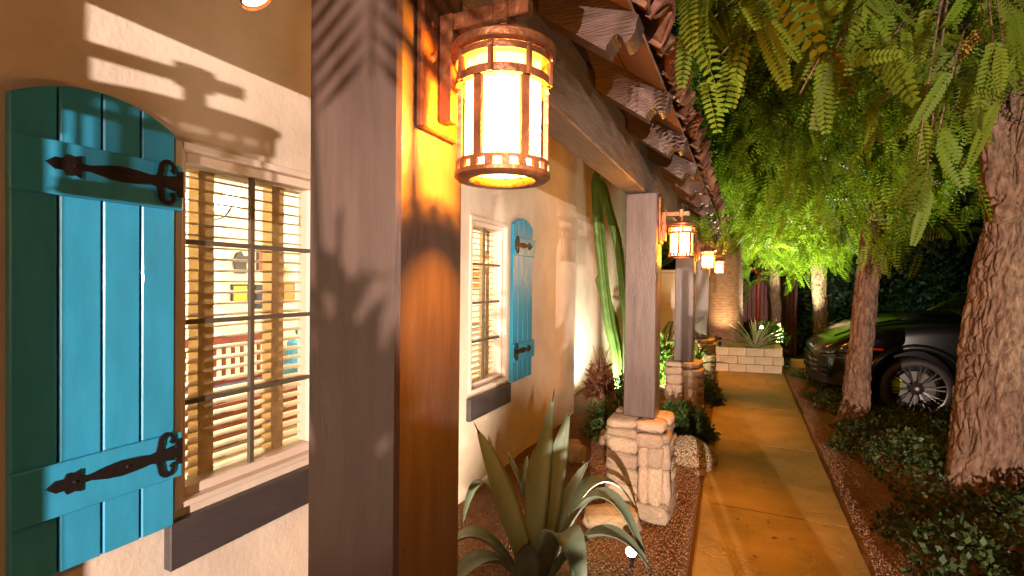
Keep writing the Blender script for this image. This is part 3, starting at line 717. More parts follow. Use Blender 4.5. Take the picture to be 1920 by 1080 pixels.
def lantern(cy, label):
    fx = PXC + PH; cx = -.386; t = thing("wall_lantern", label, "lantern", (fx, cy, 2.0), "copper cylinder lanterns on the porch posts")
    K = M['copper']; c = (cx, cy, 0); r = .068
    mb = MB(); mb.bbox(fx + .0005, fx + .016, cy - .062, cy + .062, 1.82, 2.13, .004)
    for z in (1.85, 2.08): mb.lathe([(.0005, .027), (.007, .025), (.009, .017)], 10, 'x', (fx, cy, z)) if False else None
    link("backplate", mb, K, t)
    mb = MB()
    for z in (1.95, 2.01):
        for dy in (-.03, .03): mb.lathe([(.0005, .022), (.006, .020), (.008, .0165)], 10, 'x', (fx, cy + dy, z))
    link("bolt", mb, K, t)
    mb = MB(); mb.bbox(fx + .0165, fx + .044, cy - .013, cy + .013, 1.84, 2.035, .002); mb.bbox(fx + .0445, cx + .05, cy - .012, cy + .012, 2.004, 2.033, .002); link("bracket_arm", mb, K, t)
    mb = MB(); mb.bbox(cx - .014, cx + .014, cy - .019, cy + .019, 1.995, 2.048, .003); mb.tube([(cx, cy, 1.996), (cx, cy, 1.962)], .012, 8); link("hanger", mb, K, t)
    mb = MB(); mb.lathe([(.0005, 1.966), (.05, 1.964), (.083, 1.957), (.0915, 1.950), (.0915, 1.938), (.086, 1.934), (.0825, 1.934), (.0825, 1.942), (.05, 1.946), (.0005, 1.946)], 40, 'z', c); link("cap", mb, K, t, auto=40)
    mb = MB(); mb.lathe([(.083, 1.9335), (.083, 1.922), (.077, 1.922), (.077, 1.9335)], 40, 'z', c, True); mb.lathe([(.0825, 1.898), (.0825, 1.884), (.0725, 1.884), (.0725, 1.898)], 40, 'z', c, True); link("gallery_ring", mb, K, t, auto=40)
    for k in range(8):
        a = k * math.pi / 4 + .2; d = np.array([math.cos(a), math.sin(a), 0]); mb = MB()
        p = np.array([cx, cy, 0]) + d * .0815; mb.tube([p + [0, 0, 1.935], p + [0, 0, 1.884]], .0055, 6); mb.tube([p + d * .001 + [0, 0, 1.928], p + d * .006 + [0, 0, 1.928]], .005, 8); link("clip", mb, K, t)
    for k in range(6):
        a = k * math.pi / 3 + .42; u = np.array([math.cos(a), math.sin(a), 0]); v = np.array([-u[1], u[0], 0]); q = np.array([cx, cy, 0]) + u * .0745; mb = MB()
        mb.add([q + s * v * .0075 + u * w_ + [0, 0, z] for s in (-1, 1) for w_ in (-.003, .004) for z in (1.752, 1.8855)], [(0, 1, 3, 2), (4, 6, 7, 5), (0, 4, 5, 1), (2, 3, 7, 6), (0, 2, 6, 4), (1, 5, 7, 3)]); link("bar", mb, K, t)
    # lower pierced ring: two hoops joined by short blocks
    mb = MB(); mb.lathe([(.078, 1.757), (.0815, 1.7565), (.0815, 1.7515), (.0745, 1.7515), (.0745, 1.757)], 40, 'z', c, True); mb.lathe([(.080, 1.740), (.0835, 1.738), (.0835, 1.731), (.077, 1.726), (.058, 1.726), (.056, 1.729), (.056, 1.740)], 40, 'z', c, True)
    for k in range(18):
        a = k * math.pi / 9; u = np.array([math.cos(a), math.sin(a), 0]); v = np.array([-u[1], u[0], 0]); q = np.array([cx, cy, 0]) + u * .0775
        mb.add([q + s * v * .0065 + u * w_ + [0, 0, z] for s in (-1, 1) for w_ in (-.003, .0035) for z in (1.7395, 1.752)], [(0, 1, 3, 2), (4, 6, 7, 5), (0, 4, 5, 1), (2, 3, 7, 6), (0, 2, 6, 4), (1, 5, 7, 3)])
    link("base_ring", mb, K, t, auto=40)
    mb = MB(); mb.lathe([(.066, 1.884), (.066, 1.745)], 40, 'z', c); mb.lathe([(.0005, 1.746), (.055, 1.746)], 40, 'z', c); link("glass_cylinder", mb, M['lampglass'], t, smooth=True)
    mb = MB(); mb.lathe([(.066, 1.945), (.066, 1.8845)], 40, 'z', c); link("glass_collar", mb, M['lampglass_top'], t, smooth=True)
    spot("lantern_light", (cx, cy, 1.83), (cx, cy, 0), LIGHT['lantern_spot'], LANTERN_COL, 125, .3, .018, t)
    point("lantern_glow", (cx, cy, 1.83), LIGHT['lantern_bulb'], LANTERN_COL, .018, t)
llabs = ["copper cylinder lantern on the post behind the camera", "large glowing copper cylinder lantern on the orange lit foreground post", "glowing lantern on the post above the pale stone pier, second largest",
         "small glowing lantern on the third post, in front of the palm trunk's left edge", "smallest and farthest glowing lantern, against the palm trunk"]
for y, lb in zip(POSTY, llabs): lantern(y, lb)

# eave spotlight at the top of the picture
es = thing("eave_spotlight", "small lit spotlight under the eave above the window", "spotlight", (-1.24, .93, 2.4))
mb = MB(); mb.tube([(-1.26, .93, 2.86), (-1.26, .93, 2.42)], .012, 8); link("stem", mb, M['iron'], es)
mb = MB(); mb.tube([(-1.275, .91, 2.43), (-1.225, .95, 2.315)], [.03, .042], 18, cap=False); mb.tube([(-1.275, .91, 2.43), (-1.277, .908, 2.434)], [.03, .004], 18); link("housing", mb, M['copper'], es)
mb = MB(); mb.tube([(-1.229, .947, 2.325), (-1.228, .9477, 2.3225)], .036, 18); link("lens", mb, emit_mat("eave_lens", (1, .6, .2), 12), es)
spot("eave_light", (-1.224, .951, 2.31), (-1.0, 1.2, 0), LIGHT['eave'], (1, .6, .25), 80, .6, .03, es)

# ------------------------------------------------------------------ block planter, end wall
pb = thing("block_planter", "low white block planter at the end of the path", "planter", (.05, 9.85, 0))
BL, BH = .29, .145
def course(p0, p1, zi, off):
    p0 = np.array(p0); p1 = np.array(p1); L_ = np.linalg.norm(p1 - p0); d = (p1 - p0) / L_; s = -off * BL
    while s < L_ - .01:
        a, b = max(0, s), min(L_, s + BL - .006)
        if b - a > .03:
            n = np.array([-d[1], d[0]]); m = MB(); m.bbox(-(b - a) / 2, (b - a) / 2, -.06, .06, 0, BH - .006, .006); c = p0 + d * (a + b) / 2
            o = link("block", m, M['block'], pb, at=(c[0], c[1], zi * BH - .005)); o.rotation_euler = (0, 0, math.atan2(d[1], d[0]) + RNG.normal(0, .006))
        s += BL
PC = [(-.53, 9.72), (.63, 9.97), (.63, 12.1), (-1.1, 12.1)]
for zi in range(3):
    course(PC[0], PC[1], zi, .5 * (zi % 2)); course((.57, 10.1), (.57, 12.1), zi, .5 * ((zi + 1) % 2))
for zi in range(3):
    course((-.47, 9.85), (-.47, 12.1), zi, .5 * (zi % 2))
mb = MB(); mb.grid([[(-.41, 9.82, .40), (.52, 10.02, .40)], [(-.41, 12.1, .42), (.52, 12.1, .42)]]); link("gravel_fill", mb, M['boulder'], pb)
gw = thing("garden_wall", "white stucco garden wall closing the bed behind the posts", "wall", (-1.5, 11, 0))
mb = MB(); mb.bbox(-2.099, -.66, 11.25, 11.4, -.1, 1.80, .02); link("wall_face", mb, M['stucco'], gw)
mb = MB(); mb.bbox(-2.099, -.64, 11.22, 11.43, 1.801, 1.86, .01); link("coping", mb, M['stucco'], gw)
lp = thing("low_planter", "low tan block edging by the nose of the car", "planter", (1.0, 10.75, 0))
for k in range(3):
    mb = MB(); mb.bbox(.80 + k * .22, 1.012 + k * .22, 10.6, 10.75, -.03, .17, .008); link("block", mb, M['block'], lp)

# ------------------------------------------------------------------ garden arch / gate
ga = thing("arched_gate", "dark red arched garden gate beyond the palm", "gate", (.2, 12.9, 0))
mb = MB(); pts = [(-.25, 12.9, -.05), (-.25, 12.9, 1.7)] + [(-.25 + .27 * (1 - math.cos(a)), 12.9, 1.7 + .27 * math.sin(a)) for a in np.linspace(.15, math.pi - .15, 12)] + [(.29, 12.9, 1.7), (.29, 12.9, -.05)]
mb.tube(pts, .045, 10); link("arch_frame", mb, M['gate'], ga, smooth=True)
for k in range(5):
    mb = MB(); x = -.20 + k * .09; mb.bbox(x, x + .084, 12.95, 12.98, .0, 1.62, .004); link("plank", mb, M['darkred'], ga)
fb = thing("red_screen", "dark red slatted screen beside the arched gate", "screen", (.7, 13.1, 0))
for k in range(9): mb = MB(); x = .34 + k * .085; mb.bbox(x, x + .079, 13.08, 13.11, -.05, 2.25, .004); link("board", mb, M['darkred'], fb)

# ------------------------------------------------------------------ plants
def blade_leaf(p0, p1, p2, wmax, thick=.012, cup=.35, n=16, base=.55, up=(0, 0, 1), side=None, m=None):
    """succulent leaf along a curve with a channelled section and a spine tip"""
    C = bez(p0, p1, p2, n); rows = []; ref = np.array(up, float)
    for i in range(n):
        t = i / (n - 1); T = C[min(i + 1, n - 1)] - C[max(i - 1, 0)]; T /= np.linalg.norm(T)
        if side is not None: b = np.array(side, float); b = b - T * (b @ T)
        else:
            b = np.cross(T, ref)
            if np.linalg.norm(b) < .15: b = np.array([1., 0, 0])
        b /= np.linalg.norm(b); nn = np.cross(b, T)
        wd = wmax * (base + (1 - base) * math.sin(min(1, t / .45) * math.pi / 2)) * (1 if t < .45 else max(.012, math.cos((t - .45) / .55 * math.pi / 2) ** .8))
        th = thick * (1.25 - t); row = []
        for u, hh in ((-1, 1), (-.5, .28), (0, 0), (.5, .28), (1, 1)): row.append(C[i] + b * u * wd / 2 + nn * hh * cup * wd / 2)
        for u, hh in ((.5, .28), (0, 0), (-.5, .28)): row.append(C[i] + b * u * wd / 2 + nn * (hh * cup * wd / 2 - th))
        row.append(row[0]); rows.append(row)
    mb = MB(); mb.grid(rows); return mb
ag = thing("agave", "large grey green agave with arching leaves in the gravel bed", "agave", (-.93, 2.33, 0))
B = (-.93, 2.33, .03)
AG = [((-.965, 2.36, .02), (-.96, 2.36, .5), (-.86, 2.35, 1.04), .095, (1, .35, 0)), ((-.93, 2.40, .02), (-.91, 2.42, .5), (-.80, 2.43, .95), .105, (1, .2, 0)),
      ((-.96, 2.32, .02), (-1.08, 2.30, .5), (-1.26, 2.28, .83), .10, (.8, .6, .2)), ((-1.0, 2.36, .03), (-1.28, 2.45, .86), (-1.47, 2.5, .14), .105, None),
      ((-.97, 2.27, .03), (-1.20, 2.12, .56), (-1.36, 2.08, .12), .10, None), ((-.89, 2.33, .03), (-.62, 2.36, .98), (-.37, 2.30, .24), .105, None),
      ((-.90, 2.42, .03), (-.76, 2.58, .78), (-.54, 2.76, .36), .09, None), ((-.88, 2.28, .03), (-.58, 2.18, .68), (-.35, 2.20, .33), .10, None),
      ((-.90, 2.25, .03), (-.68, 2.02, .83), (-.55, 1.88, .28), .125, None), ((-.94, 2.45, .03), (-.93, 2.52, .3), (-.86, 2.58, .46), .12, (1, .1, 0)),
      ((-.98, 2.42, .03), (-1.06, 2.6, .5), (-1.1, 2.74, .62), .10, (1, .4, 0)), ((-.92, 2.25, .03), (-.9, 2.12, .32), (-.85, 2.03, .42), .11, (1, .2, .1)),
      ((-.90, 2.36, .03), (-.84, 2.42, .42), (-.72, 2.52, .66), .10, (.8, -.6, 0)), ((-.95, 2.26, .03), (-1.06, 1.98, .5), (-1.16, 1.8, .16), .10, None)]
for a, b, c, w_, sd in AG: link("leaf", blade_leaf(a, (b[0], b[1], b[2] * .95), (c[0], c[1], c[2] * .95), w_ * 1.14, side=sd), M['agave'], ag, smooth=True)
for lf, (a, b, c, w_, sd) in zip([o for o in kids(ag)], AG):
    C = bez(a, (b[0], b[1], b[2] * .95), (c[0], c[1], c[2] * .95), 16); d = C[-1] - C[-2]; d /= np.linalg.norm(d); mb = MB(); mb.tube([C[-1] - d * .035, C[-1] + d * .012, C[-1] + d * .034], [.0036, .003, .0005], 6); link('spine', mb, M['iron'], lf)
mb = MB(); mb.lathe([(.0005, .14), (.05, .12), (.075, .04), (.07, -.03)], 14, 'z', (-.935, 2.34, 0)); link("core", mb, M['agave'], ag, smooth=True)
def rosette(name, label, cat, c, n, L_, w_, m, seed, lo=.2, hi=1.3, cup=.3):
    t = thing(name, label, cat, c); rng = np.random.default_rng(seed); c = np.array(c, float)
    for k in range(n):
        a = k * 2.4 + rng.normal(0, .2); el = lo + (hi - lo) * (k / n) + rng.normal(0, .08); l = L_ * rng.uniform(.75, 1.1); d = np.array([math.cos(a), math.sin(a), 0])
        p1 = c + d * l * .5 * math.cos(el) + [0, 0, l * .55 * math.sin(el) + .03]; p2 = c + d * l * math.cos(el) + [0, 0, l * (.92 * math.sin(el) - .08 * math.cos(el)) + .02]
        link("leaf", blade_leaf(c + d * .015, p1, p2, w_, .006, cup, 9), m, t, smooth=True)
    return t
rosette("yucca", "spiky pale yucca lit from behind in the block planter", "yucca", (.19, 10.12, .41), 38, .60, .03, M['yucca'], 3, .15, 1.45, .25)
rosette("small_agave", "small green agave beside the farthest stone pier", "agave", (-.66, 8.25, .3), 9, .5, .085, M['fern'], 5, .3, 1.2)
rosette("young_agave", "dim young agave in the dark bed against the house wall", "agave", (-1.42, 3.3, .02), 7, .32, .05, M['agave'], 9, .5, 1.3)

def boulder(c, size, seed, label, rot=0):
    me = stone_mesh(seed); me.materials[0] = M['boulder']; o = put("boulder", me, None, c); o.scale = size; o.rotation_euler = (.1, -.08, rot); return tag(o, label, "boulder", "boulders in the gravel bed")
boulder((-.74, 3.10, .05), (.34, .2, .15), 21, "flat sandy boulder lying right of the agave in the gravel", .3)
boulder((-1.30, 4.1, .06), (.16, .2, .24), 22, "dark upright boulder in the shaded bed by the wall", .6)
boulder((-1.1, 4.75, .05), (.3, .2, .2), 23, "small rounded boulder beneath the red leaved shrub", 1.0)

# tall columnar cactus
ct = thing("columnar_cactus", "tall ribbed green cactus leaning against the pale wall", "cactus", (-1.58, 6.75, 0))
def cactus_stem(pts, r, seed, taper=True):
    C = crom(pts, 40); n = 24; vs = []; rows = []; ref = np.array([1., 0, 0])
    for i in range(40):
        t = i / 39; T = C[min(i + 1, 39)] - C[max(i - 1, 0)]; T /= np.linalg.norm(T); a = ref - T * (ref @ T); a /= np.linalg.norm(a); b = np.cross(T, a)
        rr = r * (min(1, .55 + t * 4)) * (1 if t < .9 else math.sqrt(max(.02, 1 - ((t - .9) / .1) ** 2))) * (1 + .05 * math.sin(t * 19 + seed))
        rows.append([C[i] + (a * math.cos(th) + b * math.sin(th)) * rr * (1 + .22 * math.cos(6 * th)) for th in np.linspace(0, 2 * math.pi, n + 1)])
    mb = MB(); mb.grid(rows); return mb
for pts, r in (([(-1.57, 6.75, .05), (-1.57, 6.72, .58), (-1.68, 6.7, 1.12), (-1.78, 6.7, 1.92), (-1.85, 6.7, 2.62), (-1.87, 6.7, 3.1)], .062),
               ([(-1.56, 6.8, .6), (-1.64, 6.86, 1.0), (-1.80, 6.9, 1.45), (-1.88, 6.92, 1.66)], .055),
               ([(-1.47, 6.85, .05), (-1.46, 6.9, .9), (-1.52, 6.9, 1.5), (-1.60, 6.9, 2.08), (-1.72, 6.9, 2.53), (-1.84, 6.9, 3.0)], .05)):
    link("stem", cactus_stem(pts, r, 1), M['cactus'], ct, smooth=True)

LEAF4 = np.array([(0, 0, 0), (.45, .24, .05), (1, 0, -.05), (.45, -.24, .05)], float); LEAFF = np.array([(0, 1, 2, 3)])
def bush(name, label, c, rx, ry, rz, n, size, m, seed, stems=7, shell=.55):
    t = thing(name, label, "shrub", c); rng = np.random.default_rng(seed); c = np.array(c, float)
    mb = MB()
    for k in range(stems):
        a = rng.random() * 6.28; e = np.array([rx * .7 * math.cos(a), ry * .7 * math.sin(a), rz * rng.uniform(.7, 1.3)]); mb.tube(bez(c, c + e * [.3, .3, .7], c + e, 6), [.008, .007, .006, .005, .004, .003], 5)
    link("stems", mb, M['bark'], t)
    D = rng.normal(0, 1, (n, 3)); D /= np.linalg.norm(D, axis=1)[:, None]; D[:, 2] = np.abs(D[:, 2]) * .9 - .1; r = shell + (1 - shell) * rng.random(n) ** .6
    lump = 1 + .18 * np.sin(D[:, 0] * 7 + seed) * np.cos(D[:, 1] * 6 + D[:, 2] * 5)
    P = c + D * (r * lump)[:, None] * [rx, ry, rz]; dirs = D * .8 + rng.normal(0, .6, (n, 3)) + [0, 0, .25]
    V, F = scatter(LEAF4, LEAFF, P, dirs, rng.normal(0, 1, (n, 3)) + [0, 0, 1], rng.uniform(.6, 1.3, n) * size)
    put("foliage", np_mesh("foliage", V, F, m), t); return t
bush("round_bush", "round dark green bush behind the pale stone pier", (-.56, 5.35, .02), .3, .28, .36, 4200, .05, M['shrub'], 1)
bush("small_bush", "small dark bush at the path edge beside the third post", (-.40, 6.95, .02), .17, .17, .34, 1800, .045, M['shrub'], 2)
bush("leafy_shrub", "spindly dark green shrub under the red leaves by the wall", (-1.2, 5.0, .02), .3, .3, .44, 1500, .05, M['shrub'], 3, 12, .2)
bush("bed_shrub", "low dark shrub at the foot of the cactus", (-1.3, 6.3, .02), .32, .3, .5, 1800, .05, M['shrub'], 4, 9, .3)
bush("red_shrub", "reddish brown leaved shrub against the wall left of the cactus", (-1.42, 5.35, .35), .15, .15, .40, 700, .075, M['redleaf'], 5, 8, .15)
bush("bright_shrub", "bright green lit shrub between the second and third posts", (-1.15, 8.1, .02), .35, .35, .68, 3200, .06, M['fern'], 6, 9, .2)
bush("edge_shrub", "green shrub beside the path behind the third pier", (-.62, 7.6, .02), .25, .25, .4, 1800, .05, M['shrub'], 7)
bush("planter_shrub", "glossy green shrub lit behind the yucca in the planter", (.42, 11.0, .45), .3, .3, .42, 1500, .08, M['fern'], 8)

FT_V, FT_F = frond_template(10, .19, .062)
FN_V, FN_F = frond_template(16, .17, .062, .35, .18)
def fern_fan(c, n, L_, label, seed):
    t = thing("fern", label, "fern", c); rng = np.random.default_rng(seed); c = np.array(c)
    for k in range(n):
        a = k * 2.4; el = rng.uniform(.4, 1.2); d = np.array([math.cos(a) * math.cos(el), math.sin(a) * math.cos(el), math.sin(el)]); V, F = scatter(FN_V, FN_F, c[None], d[None], np.array([[0, 0, 1.]]) + .01, [L_ * rng.uniform(.8, 1.2)])
        put("frond", np_mesh("frond", V, F, M['fern']), t)
fern_fan((-1.25, 8.5, .35), 14, .62, "bright feathery fern in front of the white garden wall", 2)

# ground cover on the right, low and dark
def ground_cover():
    n = 38000; Y = 1.2 + 8.6 * RNG.random(n) ** 1.35; X = .86 + 1.42 * RNG.random(n) ** .9 + .10 * np.sin(Y * 3.1) + .06 * np.sin(Y * 7.7)
    hgt = (.13 + .10 * np.sin(X * 5.3 + Y * 2.9) + .09 * np.sin(X * 3.1 - Y * 4.7 + 2)) * np.clip((X - .72) * 3, .15, 1) * np.clip((2.45 - X) * 3, .1, 1)
    hgt *= np.where(Y > 6.2, .72, 1.15); Z = np.clip(hgt, .02, .5) * (.35 + .75 * RNG.random(n)) + .02
    sz = RNG.uniform(.022, .055, n); V, F = scatter(LEAF4 * [1, 1.3, 1], LEAFF, np.stack([X, Y, Z], 1), RNG.normal(0, 1, (n, 3)) + [0, 0, .5], RNG.normal(0, .7, (n, 3)) + [0, 0, 1], sz)
    tag(put("ground_cover", np_mesh("ground_cover", V, F, M['cover'])), "dark leafy ground cover along the right of the path", kind='stuff')
ground_cover()
n = 700; Y = 1.5 + 7.5 * RNG.random(n) ** 1.5; X = np.where(RNG.random(n) < .22, RNG.uniform(-.2, .62, n), .7 + 1.3 * RNG.random(n)); Z = np.where((X > -.25) & (X < .64), .006, .05 + .12 * RNG.random(n) * (X > .95))
V, F = scatter(LEAF4, LEAFF, np.stack([X, Y, Z], 1), RNG.normal(0, 1, (n, 3)) * [1, 1, .15], RNG.normal(0, .25, (n, 3)) + [0, 0, 1], RNG.uniform(.015, .045, n))
tag(put("leaf_litter", np_mesh("leaf_litter", V, F, M['litter'])), "dry orange leaves fallen on path and ground cover", kind='stuff')

# ------------------------------------------------------------------ trees
def crown_cloud(tips, per, spread, size, droop, seed, tv=FT_V, tf=FT_F):
    rng = np.random.default_rng(seed); tips = np.array(tips); k = len(tips); base = rng.normal(0, .6, (k, 3)) + [0, 0, -droop]; B = np.repeat(base, per, 0); n = k * per
    P = np.repeat(tips, per, 0) + B * rng.random((n, 1)) * spread * 1.1 + rng.normal(0, 1, (n, 3)) * spread * .42
    D = B + rng.normal(0, .38, (n, 3)); Nn = rng.normal(0, .5, (n, 3)) + [.3, -.4, .8]
    return scatter(tv, tf, P, D, Nn, rng.uniform(.6, 1.3, n) * size)
def limb_tips(start, ends, mb, r0, rng, sub=4, sl=.6):
    tips = []
    for e in ends:
        s = np.array(start[rng.integers(len(start))], float) if isinstance(start, list) else np.array(start, float); e = np.array(e, float)
        mid = (s + e) / 2 + [0, 0, .25 * np.linalg.norm(e - s)] + rng.normal(0, .08, 3); C = bez(s, mid, e, 10); mb.tube(C, list(np.linspace(r0, .008, 10)), 7)
        tips.append(e)
        for q in range(sub):
            b = C[rng.integers(4, 10)]; t = b + rng.normal(0, sl, 3) * [1, 1, .55]; mb.tube(bez(b, (b + t) / 2 + [0, 0, .1], t, 6), list(np.linspace(.009, .003, 6)), 5); tips.append(t); tips.append((b + t) / 2)
    return tips
def tree(label, path, rad, seg, rows, crown_pts, per, spread, size, droop, seed, limbs_from, r0=.035, cw=.034, ch=.15, depth=.03, knots=(), m='leaf', extra_limbs=()):
    t = thing("mesquite_tree", label, "tree", path[0], "feathery trees along the right of the path"); rng = np.random.default_rng(seed)
    V, F, C = bark_tube(path, rad, seg, rows, cw, ch, depth, seed); put("trunk", np_mesh("trunk", V, F, M['bark'], True), t)
    for (pth_, rd) in extra_limbs:
        V, F, _ = bark_tube(pth_, rd, max(24, seg // 2), max(30, rows // 2), cw, ch, depth * .8, seed + 5); put("limb", np_mesh("limb", V, F, M['bark'], True), t)
    for (p, d, r) in knots:
        p = np.array(p); d = np.array(d) / np.linalg.norm(d); mb = MB(); mb.tube([p - d * .05, p + d * .02, p + d * .045], [r * 1.15, r * 1.05, r * .9], 18); link("cut_stub", mb, M['bark'], t, auto=40)
    mb = MB(); tips = limb_tips([np.array(q) for q in limbs_from], crown_pts, mb, r0, rng); link("branches", mb, M['bark'], t, smooth=True)
    V, F = crown_cloud(tips, per, spread, size, droop, seed); put("crown", np_mesh("crown", V, F, M[m]), t); return t, tips
rc = np.random.default_rng(5)
def blob(c, r, n, zmin=-9): 
    P = rc.normal(0, 1, (n, 3)); P /= np.linalg.norm(P, axis=1)[:, None]; P = np.array(c) + P * (rc.random(n) ** .4)[:, None] * r; return [p for p in P if p[2] > zmin]
# near tree
near, ntips = tree("big rough barked tree nearest the camera with a cut knot on its trunk",
     [(1.54, 4.62, -.12), (1.55, 4.62, .12), (1.57, 4.62, .6), (1.595, 4.62, 1.1), (1.635, 4.62, 1.65), (1.68, 4.62, 2.05), (1.71, 4.63, 2.5), (1.75, 4.66, 3.1), (1.80, 4.7, 3.9), (1.85, 4.75, 4.6)],
     [.25, .215, .185, .17, .15, .135, .115, .11, .09, .05], 190, 380, blob((1.5, 4.3, 4.1), (1.9, 1.6, 1.0), 26, 3.0) + blob((.15, 4.6, 3.35), .75, 16), 26, .26, .26, .55, 21,
     [(1.72, 4.66, 3.1), (1.80, 4.7, 3.9)], knots=[((1.60, 4.48, 2.06), (-.25, -1, .35), .065)],
     extra_limbs=[([(1.64, 4.62, 2.2), (1.56, 4.6, 2.6), (1.47, 4.58, 3.1), (1.40, 4.5, 3.6), (1.3, 4.3, 4.2)], [.10, .085, .075, .065, .03])])
# second, third, fourth trees
tree("mid distance slim tree leaning right, beside the front of the car",
     [(1.155, 6.7, -.1), (1.165, 6.7, .25), (1.17, 6.7, .5), (1.2, 6.7, 1.05), (1.225, 6.7, 1.43), (1.275, 6.7, 2.0), (1.30, 6.7, 2.43), (1.30, 6.7, 2.8), (1.25, 6.65, 3.4), (1.15, 6.6, 4.3)],
     [.17, .14, .125, .11, .105, .108, .105, .09, .06, .03], 64, 160, blob((.95, 6.6, 3.6), (1.4, 1.5, 1.2), 40, 2.3) + blob((.25, 6.7, 3.9), .9, 12), 24, .30, .30, .6, 22, [(1.30, 6.7, 2.8), (1.25, 6.65, 3.4), (1.29, 6.7, 2.5)],
     extra_limbs=[([(1.30, 6.7, 2.45), (1.15, 6.65, 2.8), (1.0, 6.55, 3.15)], [.06, .045, .03]), ([(1.30, 6.7, 2.55), (1.46, 6.65, 3.0), (1.6, 6.6, 3.5)], [.07, .05, .03])])
tree("farther tree lit orange, behind the nose of the car",
     [(1.48, 12, -.1), (1.46, 12, .5), (1.42, 12, 1.2), (1.38, 12, 1.94), (1.32, 12, 2.5), (1.22, 12, 3.3), (1.1, 11.9, 4.4)], [.2, .16, .145, .14, .14, .09, .03], 48, 120,
     blob((.6, 11.2, 3.3), (1.6, 1.4, 1.4), 46, 2.3) + blob((-.15, 10.3, 4.0), 1.1, 18), 30, .34, .34, .6, 23, [(1.32, 12, 2.5), (1.22, 12, 3.3)])
tree("thin far tree trunk right of the arched gate",
     [(.66, 12.5, -.1), (.64, 12.5, 1.0), (.59, 12.5, 2.0), (.6, 12.5, 2.8), (.5, 12.5, 3.8)], [.14, .11, .1, .09, .03], 32, 90, blob((.2, 12.2, 3.3), (1.1, 1.1, 1.2), 22, 2.45), 26, .3, .32, .6, 24, [(.59, 12.5, 2.0), (.6, 12.5, 2.8)])

# hanging fronds of the near tree that show singly: individual parts on twigs
def near_fronds():
    rng = np.random.default_rng(77)
    def fm(v, f, m):
        me = bpy.data.meshes.new("frond"); me.from_pydata([tuple(q) for q in v], [], [tuple(dict.fromkeys(int(q) for q in g)) for g in f]); me.materials.append(m); return me
    Va, Fa = frond_template(15, .16, .042, .38, .2, True); me_a = fm(Va, Fa, M['frond']); V2, F2 = frond_template(11, .19, .055, .3, .3, True); me_b = fm(V2, F2, M['frond']); me_c = fm(V2, F2, M['yellowleaf'])
    V3, F3 = frond_template(18, .13, .035, .55, .08, True); me_d = fm(V3, F3, M['frond'])
    twigs = MB(); hubs = []
    src = [np.array(p) for p in ((1.45, 4.55, 3.25), (1.40, 4.5, 3.6), (1.3, 4.3, 4.2))]
    targets = [(.75, 2.6, 2.40), (.62, 2.5, 2.05), (.66, 2.55, 1.95), (.72, 2.62, 2.2), (.45, 2.3, 2.45), (.27, 2.12, 2.37), (.17, 2.07, 2.24), (.0, 1.9, 2.4), (-.10, 1.85, 2.32), (.26, 2.0, 2.52), (-.16, 1.75, 2.46), (.91, 2.6, 2.5), (.88, 2.55, 2.3), (.1, 2.2, 2.6),
               (1.15, 3.1, 2.7), (1.0, 3.0, 2.45), (.8, 3.0, 2.55), (.55, 2.8, 2.6), (.3, 2.6, 2.65), (.95, 3.3, 2.3), (.6, 3.1, 2.45), (.05, 2.5, 2.72), (1.25, 2.75, 2.55), (.35, 3.2, 2.75), (-.16, 2.1, 2.62), (-.05, 1.75, 2.55), (-.2, 2.5, 2.75), (-.10, 1.38, 2.32), (-.13, 1.55, 2.38), (-.02, 1.5, 2.42)]
    for e in targets:
        e = np.array(e, float); s = src[rng.integers(3)]; m = (s + e) / 2 + [0, 0, .35]; C = bez(s, m, e, 14); twigs.tube(C, list(np.linspace(.012, .0025, 14)), 5)
        for q in range(10):
            i = rng.integers(9, 14); hubs.append((C[i] + rng.normal(0, .03, 3), C[i] - C[i - 1]))
    put("twigs", twigs.mesh("twigs", M['bark'], True), near)
    for k, (p, d) in enumerate(hubs[:280]):
        d = d / np.linalg.norm(d); D = d * .35 + rng.normal(0, .42, 3) + [0, 0, -.75]; D /= np.linalg.norm(D); Nn = rng.normal(0, .6, 3) + [-.2, -.8, .5]
        Rm = frames(D[None], Nn[None])[0]; r = rng.random(); me = me_c if r < .015 else me_a if r < .45 else me_b if r < .75 else me_d
        o = put("frond", me, near, p); o.rotation_euler = Matrix([list(x) for x in Rm]).to_euler(); sc = rng.uniform(.15, .29); o.scale = (sc, sc * rng.uniform(.75, 1.1), sc * rng.uniform(.6, 1.6))
near_fronds()

# palm
pm = thing("palm_tree", "thick ringed palm trunk rising out of the block planter", "palm", (-.34, 10.95, .4))
rows = []; rng = np.random.default_rng(8)
for i in range(260):
    z = .36 + i * .0175; r = .325 - .012 * (z - .4) / 4 + .02 * math.exp(-(z - .36) * 5); ph = (z % .052) / .052
    rows.append([(-.34 + (r + .012 * (1 - ph) * (1 + .3 * math.sin(7 * t + z * 9)) + .006 * math.sin(23 * t + z * 31) * math.sin(11 * t - z * 17)) * math.cos(t) - .02 * (z - .4), 10.95 + (r + .012 * (1 - ph)) * math.sin(t), z + .008 * math.sin(5 * t + z * 3)) for t in np.linspace(0, 2 * math.pi, 61)])
mb = MB(); mb.grid(rows); link("trunk", mb, M['palmbark'], pm, smooth=True)
for k in range(22):
    a = k * 2.4; el = .9 - k * .07; d = np.array([math.cos(a), math.sin(a), 0]); p = np.array([-.43, 10.95, 4.9])
    V, F = scatter(frond_template(26, .28, .03, .6, .35)[0], frond_template(26, .28, .03, .6, .35)[1], (p + d * .1)[None], (d * math.cos(el) + [0, 0, math.sin(el)])[None], np.array([[0, 0, 1.]]), [2.2]); put("palm_frond", np_mesh("palm_frond", V, F, M['leafdark']), pm)

